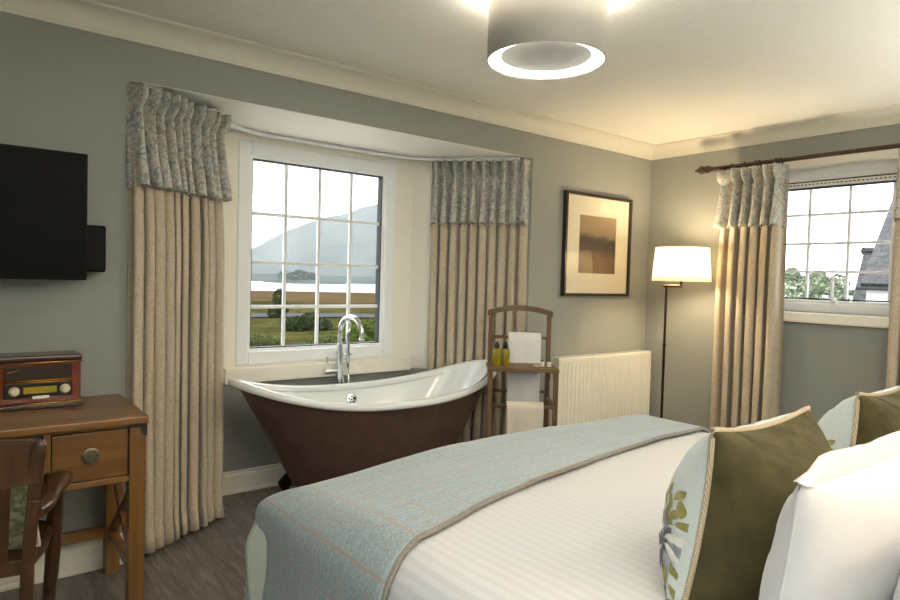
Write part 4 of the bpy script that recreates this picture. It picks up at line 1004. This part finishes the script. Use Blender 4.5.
for nm, col in (('leaf_bright', srgb(66, 82, 28)), ('leaf_dark', srgb(44, 56, 27)), ('leaf_pale', srgb(84, 90, 48)), ('leaf_grey', srgb(140, 150, 124))):
    t = NT(nm); f = t.noise(t.coord(), 1.5, 3); t.bsdf(t.ramp(f, [(.3, tuple(c*.7 for c in col[:3])+(1,)), (.7, tuple(c*1.25 for c in col[:3])+(1,))]), .8, Specular_IOR_Level=.1); M[nm] = t.m
M['bark'] = plain('bark', srgb(70, 58, 46), .9)
struct(obj('ground', grid(lambda u, v: out(-30+v*1500, (u-.5)*2600*(.1+v), GZ), 8, 16), M['moor']))
M['bounce'] = plain('pale_bounce_ground', srgb(196, 190, 178), .95, 0, .08, 2)
bm = bmesh.new(); prism(bm, [(-12, 1.0), (1.2, 1.0), (1.2, -9), (14, -9), (18, 12), (4, 20), (-14, 17)], GZ+.01, GZ+.05); struct(obj('land_bounce', bm, M['bounce']))  # unseen pale ground added to bounce daylight up into the bay
struct(obj('land_near_field', grid(lambda u, v: out(20+v*53, (u-.5)*160, GZ+.06+.12*max(0, nz(u*12, v*6))*(v*(1-v)*3)), 60, 30), M['grass'], smooth=True))
struct(obj('land_shore', grid(lambda u, v: out(96+v*62, (u-.5)*700, GZ+.05), 4, 4), M['heath']))
struct(obj('water', grid(lambda u, v: out(152+v*(330-152)*(1+0*u), (u-.5)*1400, GZ+.12), 4, 4), M['water']))
def roadfn(u, v): 
    s_ = -40+u*80; return out(57+4*math.sin(s_*.12+1.0)+v*6, s_, GZ+.17)
struct(obj('road', grid(lambda u, v: roadfn(u, v), 30, 2), M['road']))
# hills beyond the loch
ridge = [(-200, 268), (100, 262), (200, 256), (250, 249), (262, 243), (285, 231), (300, 225), (320, 220), (345, 214), (362, 208), (380, 204), (420, 190), (470, 176), (520, 190), (580, 240), (650, 282)]
def ridge_y(x):
    for (a, b), (c, d) in zip(ridge, ridge[1:]):
        if a <= x <= c: return b+(d-b)*(x-a)/(c-a)
    return ridge[-1][1] if x > 0 else ridge[0][1]
def hillfn(u, v):
    x = -200+u*850; tanx = (x-450)/640; dirh = (f0+r0*tanx)
    hor = 278.6+.0278*(x-450); hgt = max(4, (hor-ridge_y(x)))/640*1.0
    D = 2600; k = v
    if k < .7: d = 1150+(D-1150)*(k/.7); hh = hgt*D*sm(0, 1, k/.7)**1.1*(1+.10*nz(u*30, k*6)*(1-k/.7)*2)
    else: d = D+(k-.7)/.3*1400; hh = hgt*D*(1-sm(0, 1, (k-.7)/.3))
    p = CAM+dirh*d; p.z = GZ+4.1*0+hh+(nz(u*60, v*20)*6 if v > .05 else -2); return p
struct(obj('hill', grid(hillfn, 160, 40), M['hill'], smooth=True))
# low far shore
struct(obj('land_far_shore', grid(lambda u, v: out(330+v*500, (u-.5)*2200, GZ+.2+3.0*sm(0, .3, v)*(1+.6*nz(u*25, v*5))), 80, 8), M['hill'], smooth=True))
def leafball(bm, c, rx, ry, rz, n, size, rg, mi=0):
    for _ in range(n):
        while True:
            d = Vector((rg.uniform(-1, 1), rg.uniform(-1, 1), rg.uniform(-1, 1)))
            if .3 < d.length < 1: break
        d = d.normalized()*(d.length**.5)
        k = 1+.25*nz(d.x*2+c[0], d.y*2+c[1], d.z*2)
        p = Vector(c)+Vector((d.x*rx, d.y*ry, d.z*rz))*k
        a = Vector((rg.gauss(0, 1), rg.gauss(0, 1), rg.gauss(0, .6))).normalized(); b = a.orthogonal().normalized(); b.rotate(Matrix.Rotation(rg.uniform(0, 6.3), 3, a))
        s2 = size*rg.uniform(.6, 1.3)
        vs = [bm.verts.new(p+a*s2), bm.verts.new(p+b*s2*.45), bm.verts.new(p-a*s2*.8), bm.verts.new(p-b*s2*.45)]
        f = bm.faces.new(vs); f.material_index = mi
def bush(label, base, blobs, m, size, n, seed, group, name='bush', trunk=True):
    root = thing(name, label, 'bush' if name == 'bush' else 'tree', base, group=group); rg = random.Random(seed); bm = bmesh.new()
    for (x, y, z, r_, rz_) in blobs: leafball(bm, (x, y, z), r_, r_, rz_, n, size, rg)
    KEEP.add(id(bm)); obj('foliage', bm, m, root)
    bm = bmesh.new(); zt = max(b[2] for b in blobs)
    for (x, y, z, r_, rz_) in blobs[:4]: tube(bm, [(x*.1, y*.1, 0), (x*.5, y*.5, z*.5), (x, y, z)], [.09*r_, .06*r_, .03*r_], 6)
    obj('stem', bm, M['bark'], root)
    return root
def at_px(px, d):  # ground point in the viewing direction of column px at distance d along f0
    p = CAM+(f0+r0*((px-450)/640))*d; p.z = GZ; return p
bush('bright green bush outside the bay window beside the tap', at_px(364, 31), [(-.4, 0, .75, .9, .8), (.35, .2, 1.0, .9, 1.0), (1.2, 0, .75, 1.0, .8), (-1.1, 0, .45, .6, .5)], M['leaf_bright'], .11, 1500, 1, 'bushes in the field')
bush('dark low bush in the field seen through the middle of the bay window', at_px(305, 46), [(-.8, 0, .5, .9, .6), (.5, .2, .65, .9, .7), (1.4, 0, .4, .7, .5)], M['leaf_dark'], .12, 900, 2, 'bushes in the field')
bush('small upright bush by the road seen through the left of the bay window', at_px(279, 58), [(0, 0, 1.9, .55, .9), (.3, 0, 1.0, .6, .7), (-.4, 0, .6, .6, .6)], M['leaf_dark'], .12, 700, 3, 'bushes in the field')
bush('sparse pale bush at the left edge of the bay window view', at_px(256, 36), [(0, 0, .3, .7, .4), (.8, 0, .25, .6, .35)], M['leaf_pale'], .10, 700, 4, 'bushes in the field')
bush('pale low bush left of the bright green bush outside the bay window', at_px(322, 36), [(0, 0, .3, .8, .4), (.8, .3, .35, .6, .4)], M['leaf_pale'], .10, 700, 5, 'bushes in the field')
# wooded islet on the loch
isl = thing('islet', 'small dark wooded islet out on the loch', 'island', at_px(305, 300)); isl.location.z = GZ+.12
obj('shore', LT([(0, 2.2), (9, 1.8), (17, .8), (22, 0)], 24), M['hill'], isl, smooth=True)
bm = bmesh.new(); rg = random.Random(4)
for k in range(9): leafball(bm, (rg.uniform(-13, 13)*.62-3, rg.uniform(-12, 12)*.6+2, rg.uniform(3, 5)), 3.2, 3.2, rg.uniform(2.5, 4.5), 260, .9, rg)
KEEP.add(id(bm)); obj('trees', bm, M['leaf_dark'], isl); isl.scale = (.92, .92, .72)
# house to the right
M['slate'] = None
t = NT('slate_roof'); br = t.n('ShaderNodeTexBrick'); br.inputs['Scale'].default_value = 1; br.inputs['Brick Width'].default_value = .26; br.inputs['Row Height'].default_value = .17; br.inputs['Mortar Size'].default_value = .010
br.inputs['Color1'].default_value = srgb(56, 55, 56); br.inputs['Color2'].default_value = srgb(80, 79, 79); br.inputs['Mortar'].default_value = srgb(18, 18, 20)
t.l(t.coord('UV'), br.inputs['Vector']); f = t.noise(t.coord(), 9, 4)
t.bsdf(t.mix(.4, br.outputs['Color'], t.ramp(f, [(.35, srgb(50, 49, 49)), (.65, srgb(94, 92, 90))])), .75, 0, br.outputs['Fac'], -.6, .02); M['slate'] = t.m
M['render'] = plain('white_render', srgb(196, 198, 200), .9, 0, .02, 8, .1)
M['gutter'] = plain('black_gutter', srgb(28, 28, 30), .5)
def px3(px, py, d):
    return CAM+(fw+rt*((px-450)/640)+up*((300-py)/640))*d
hs = thing('house', 'neighbouring white house with grey slate roof outside the right wall window', 'house', (9, 0, GZ))
def hp(name, bm, m, **k):
    return obj(name, loc(hs, bm), m, hs, **k)
# eave corner, ridge and a slope away from the viewer
ec = px3(861, 286, 11.5); ap = px3(894, 199, 13.2); er = ec+Vector((.35, -6.0, 0)); 
er.z = ec.z; ar = ap+Vector((.35, -6.0, 0)); ar.z = ap.z
def quad(bm, a, b, c, d, uvs=None, th=None):
    vs = [bm.verts.new(x) for x in (a, b, c, d)]; f = bm.faces.new(vs)
    if uvs:
        l_ = bm.loops.layers.uv.verify()
        for l, q in zip(f.loops, uvs): l[l_].uv = q
    return f
Lr = (ap-ec).length
bm = bmesh.new(); quad(bm, ec, er, ar, ap, [(0, 0), (6, 0), (6, Lr), (0, Lr)]); KEEP.add(id(bm))
o = hp('roof', bm, M['slate']); md = o.modifiers.new('t', 'SOLIDIFY'); md.thickness = .12; md.offset = 0
bm = bmesh.new(); e2 = ec+Vector((.12, -.05, -.05)); e3 = er+Vector((.12, .05, -.05)); inw = Vector((3.2, .2, 0))
prism(bm, [(e2.x, e2.y), (e3.x, e3.y), (e3.x+3.2, e3.y), (e2.x+3.2, e2.y+.1)], GZ, ec.z-.06); hp('wall', bm, M['render'])
hp('gutter', TB([ec+Vector((-.05, .06, -.04)), er+Vector((-.05, 0, -.04))], .035, 8), M['gutter'])
# lower roof of the rear wing
a1 = px3(850, 316, 14); a2 = px3(866, 250, 15.2); a3 = px3(884, 250, 15.2); a4 = px3(872, 316, 14)
bm = bmesh.new(); quad(bm, a1, a4, a3, a2, [(0, 0), (2, 0), (2, 2.2), (0, 2.2)]); KEEP.add(id(bm)); o = hp('wing_roof', bm, M['slate']); md = o.modifiers.new('t', 'SOLIDIFY'); md.thickness = .12
b1, b2 = px3(863, 251, 15.2), px3(886, 251, 15.2)
hp('ridge_cap', TB([b1, b2], .09, 8), M['gutter'])
bm = bmesh.new(); c1 = px3(866, 300, 15.4); prism(bm, [(c1.x, c1.y), (c1.x+1.0, c1.y-1.5), (c1.x+3, c1.y-1.0), (c1.x+1.6, c1.y+.6)], GZ, c1.z-.3); hp('wing_wall', bm, M['render'])
for px_, d_, h_, m_, lb, sd in ((795, 15, 4.6, 'leaf_grey', 'round green tree outside the right wall window next to the curtain', 8), (822, 17, 4.6, 'leaf_grey', 'green tree outside the right wall window left of the handle', 9), (845, 13, 4.0, 'leaf_grey', 'pale green bush outside the right wall window near the house', 10)):
    b_ = at_px(px_, d_)
    bush(lb, b_, [(0, 0, h_-.75, .50, .55), (.25, -.25, h_-.45, .30, .34), (-.3, .2, h_-.95, .42, .5), (0, .1, h_-.25, .18, .22), (.1, -.1, h_-1.3, .55, .5)], M[m_], .055, 900, sd, 'trees beside the house', 'tree')
# haze over the loch
t = NT('haze'); vs = t.n('ShaderNodeVolumeScatter'); vs.inputs['Color'].default_value = (.15, .162, .168, 1); vs.inputs['Density'].default_value = .00060; vs.inputs['Anisotropy'].default_value = 0.0
t.l(vs.outputs[0], t.out.inputs['Volume'])
bm = bmesh.new(); q = [out(345, -260), out(345, 130), out(4800, 1800), out(4800, -2400)]; prism(bm, [(p.x, p.y) for p in q], GZ-3, 900)
hz = obj('haze', bm, t.m); tag(hz, 'pale haze lying over the hills beyond the loch', 'haze', kind='stuff')
t = NT('mist'); vs = t.n('ShaderNodeVolumeScatter'); vs.inputs['Color'].default_value = (.24, .26, .27, 1); vs.inputs['Density'].default_value = .0032; t.l(vs.outputs[0], t.out.inputs['Volume'])
bm = bmesh.new(); q = [out(165, -130), out(165, 70), out(340, 130), out(340, -250)]; prism(bm, [(p.x, p.y) for p in q], GZ-3, 40)
hz = obj('mist', bm, t.m); tag(hz, 'thin mist over the loch water around the islet', 'mist', kind='stuff')

# ------------------------------------------------------------------ light
w = bpy.data.worlds.new('overcast_sky'); scene.world = w; w.use_nodes = True; nt = w.node_tree; nt.nodes.clear()
wo = nt.nodes.new('ShaderNodeOutputWorld'); bg = nt.nodes.new('ShaderNodeBackground'); tc = nt.nodes.new('ShaderNodeTexCoord'); sp = nt.nodes.new('ShaderNodeSeparateXYZ'); rp = nt.nodes.new('ShaderNodeValToRGB')
nt.links.new(tc.outputs['Generated'], sp.inputs[0]); nt.links.new(sp.outputs['Z'], rp.inputs[0])
rp.color_ramp.elements[0].color = (.95, .98, 1, 1); rp.color_ramp.elements[1].color = (.90, .96, 1, 1); rp.color_ramp.elements[1].position = .6
nt.links.new(rp.outputs[0], bg.inputs[0]); bg.inputs[1].default_value = 2.7; nt.links.new(bg.outputs[0], wo.inputs[0])
def lamp(name, typ, loc_, energy, col, size=.1, **k):
    d = bpy.data.lights.new(name, typ); d.energy = energy; d.color = col
    if typ == 'POINT': d.shadow_soft_size = size
    for a, b in k.items(): setattr(d, a, b)
    o = bpy.data.objects.new(name, d); o.location = loc_; COL.objects.link(o); return o
lamp('floor_lamp_light', 'POINT', (lx, ly, 1.45), 20, (1, .77, .48), .07)
for nm_, lx_, ly_, e_ in (('ceiling_fill', -.75, -3.55, 200), ('ceiling_fill', -3.6, -3.7, 230)):  # added spots out of view, aimed up to brighten the ceiling
    u_ = lamp(nm_, 'SPOT', (lx_, ly_, 1.25), e_, (1, .955, .88), shadow_soft_size=.08, spot_size=math.radians(150), spot_blend=.9); u_.rotation_euler = (PI, 0, 0)
sp_ = lamp('pillow_fill', 'SPOT', (-2.75, -3.40, 1.75), 13, (1, .62, .34), shadow_soft_size=.06, spot_size=math.radians(84), spot_blend=.6)  # added unseen warm spot that tints the pillows
sp_.rotation_euler = (Vector((-3.05, -2.55, .65))-sp_.location).to_track_quat('-Z', 'Y').to_euler()

vs_ = scene.view_settings; vs_.view_transform = 'Standard'; vs_.look = 'None'; vs_.gamma = 1; vs_.use_curve_mapping = False; vs_.exposure = 0.74
scene.display_settings.display_device = 'sRGB'
scene.cycles.use_denoising = True
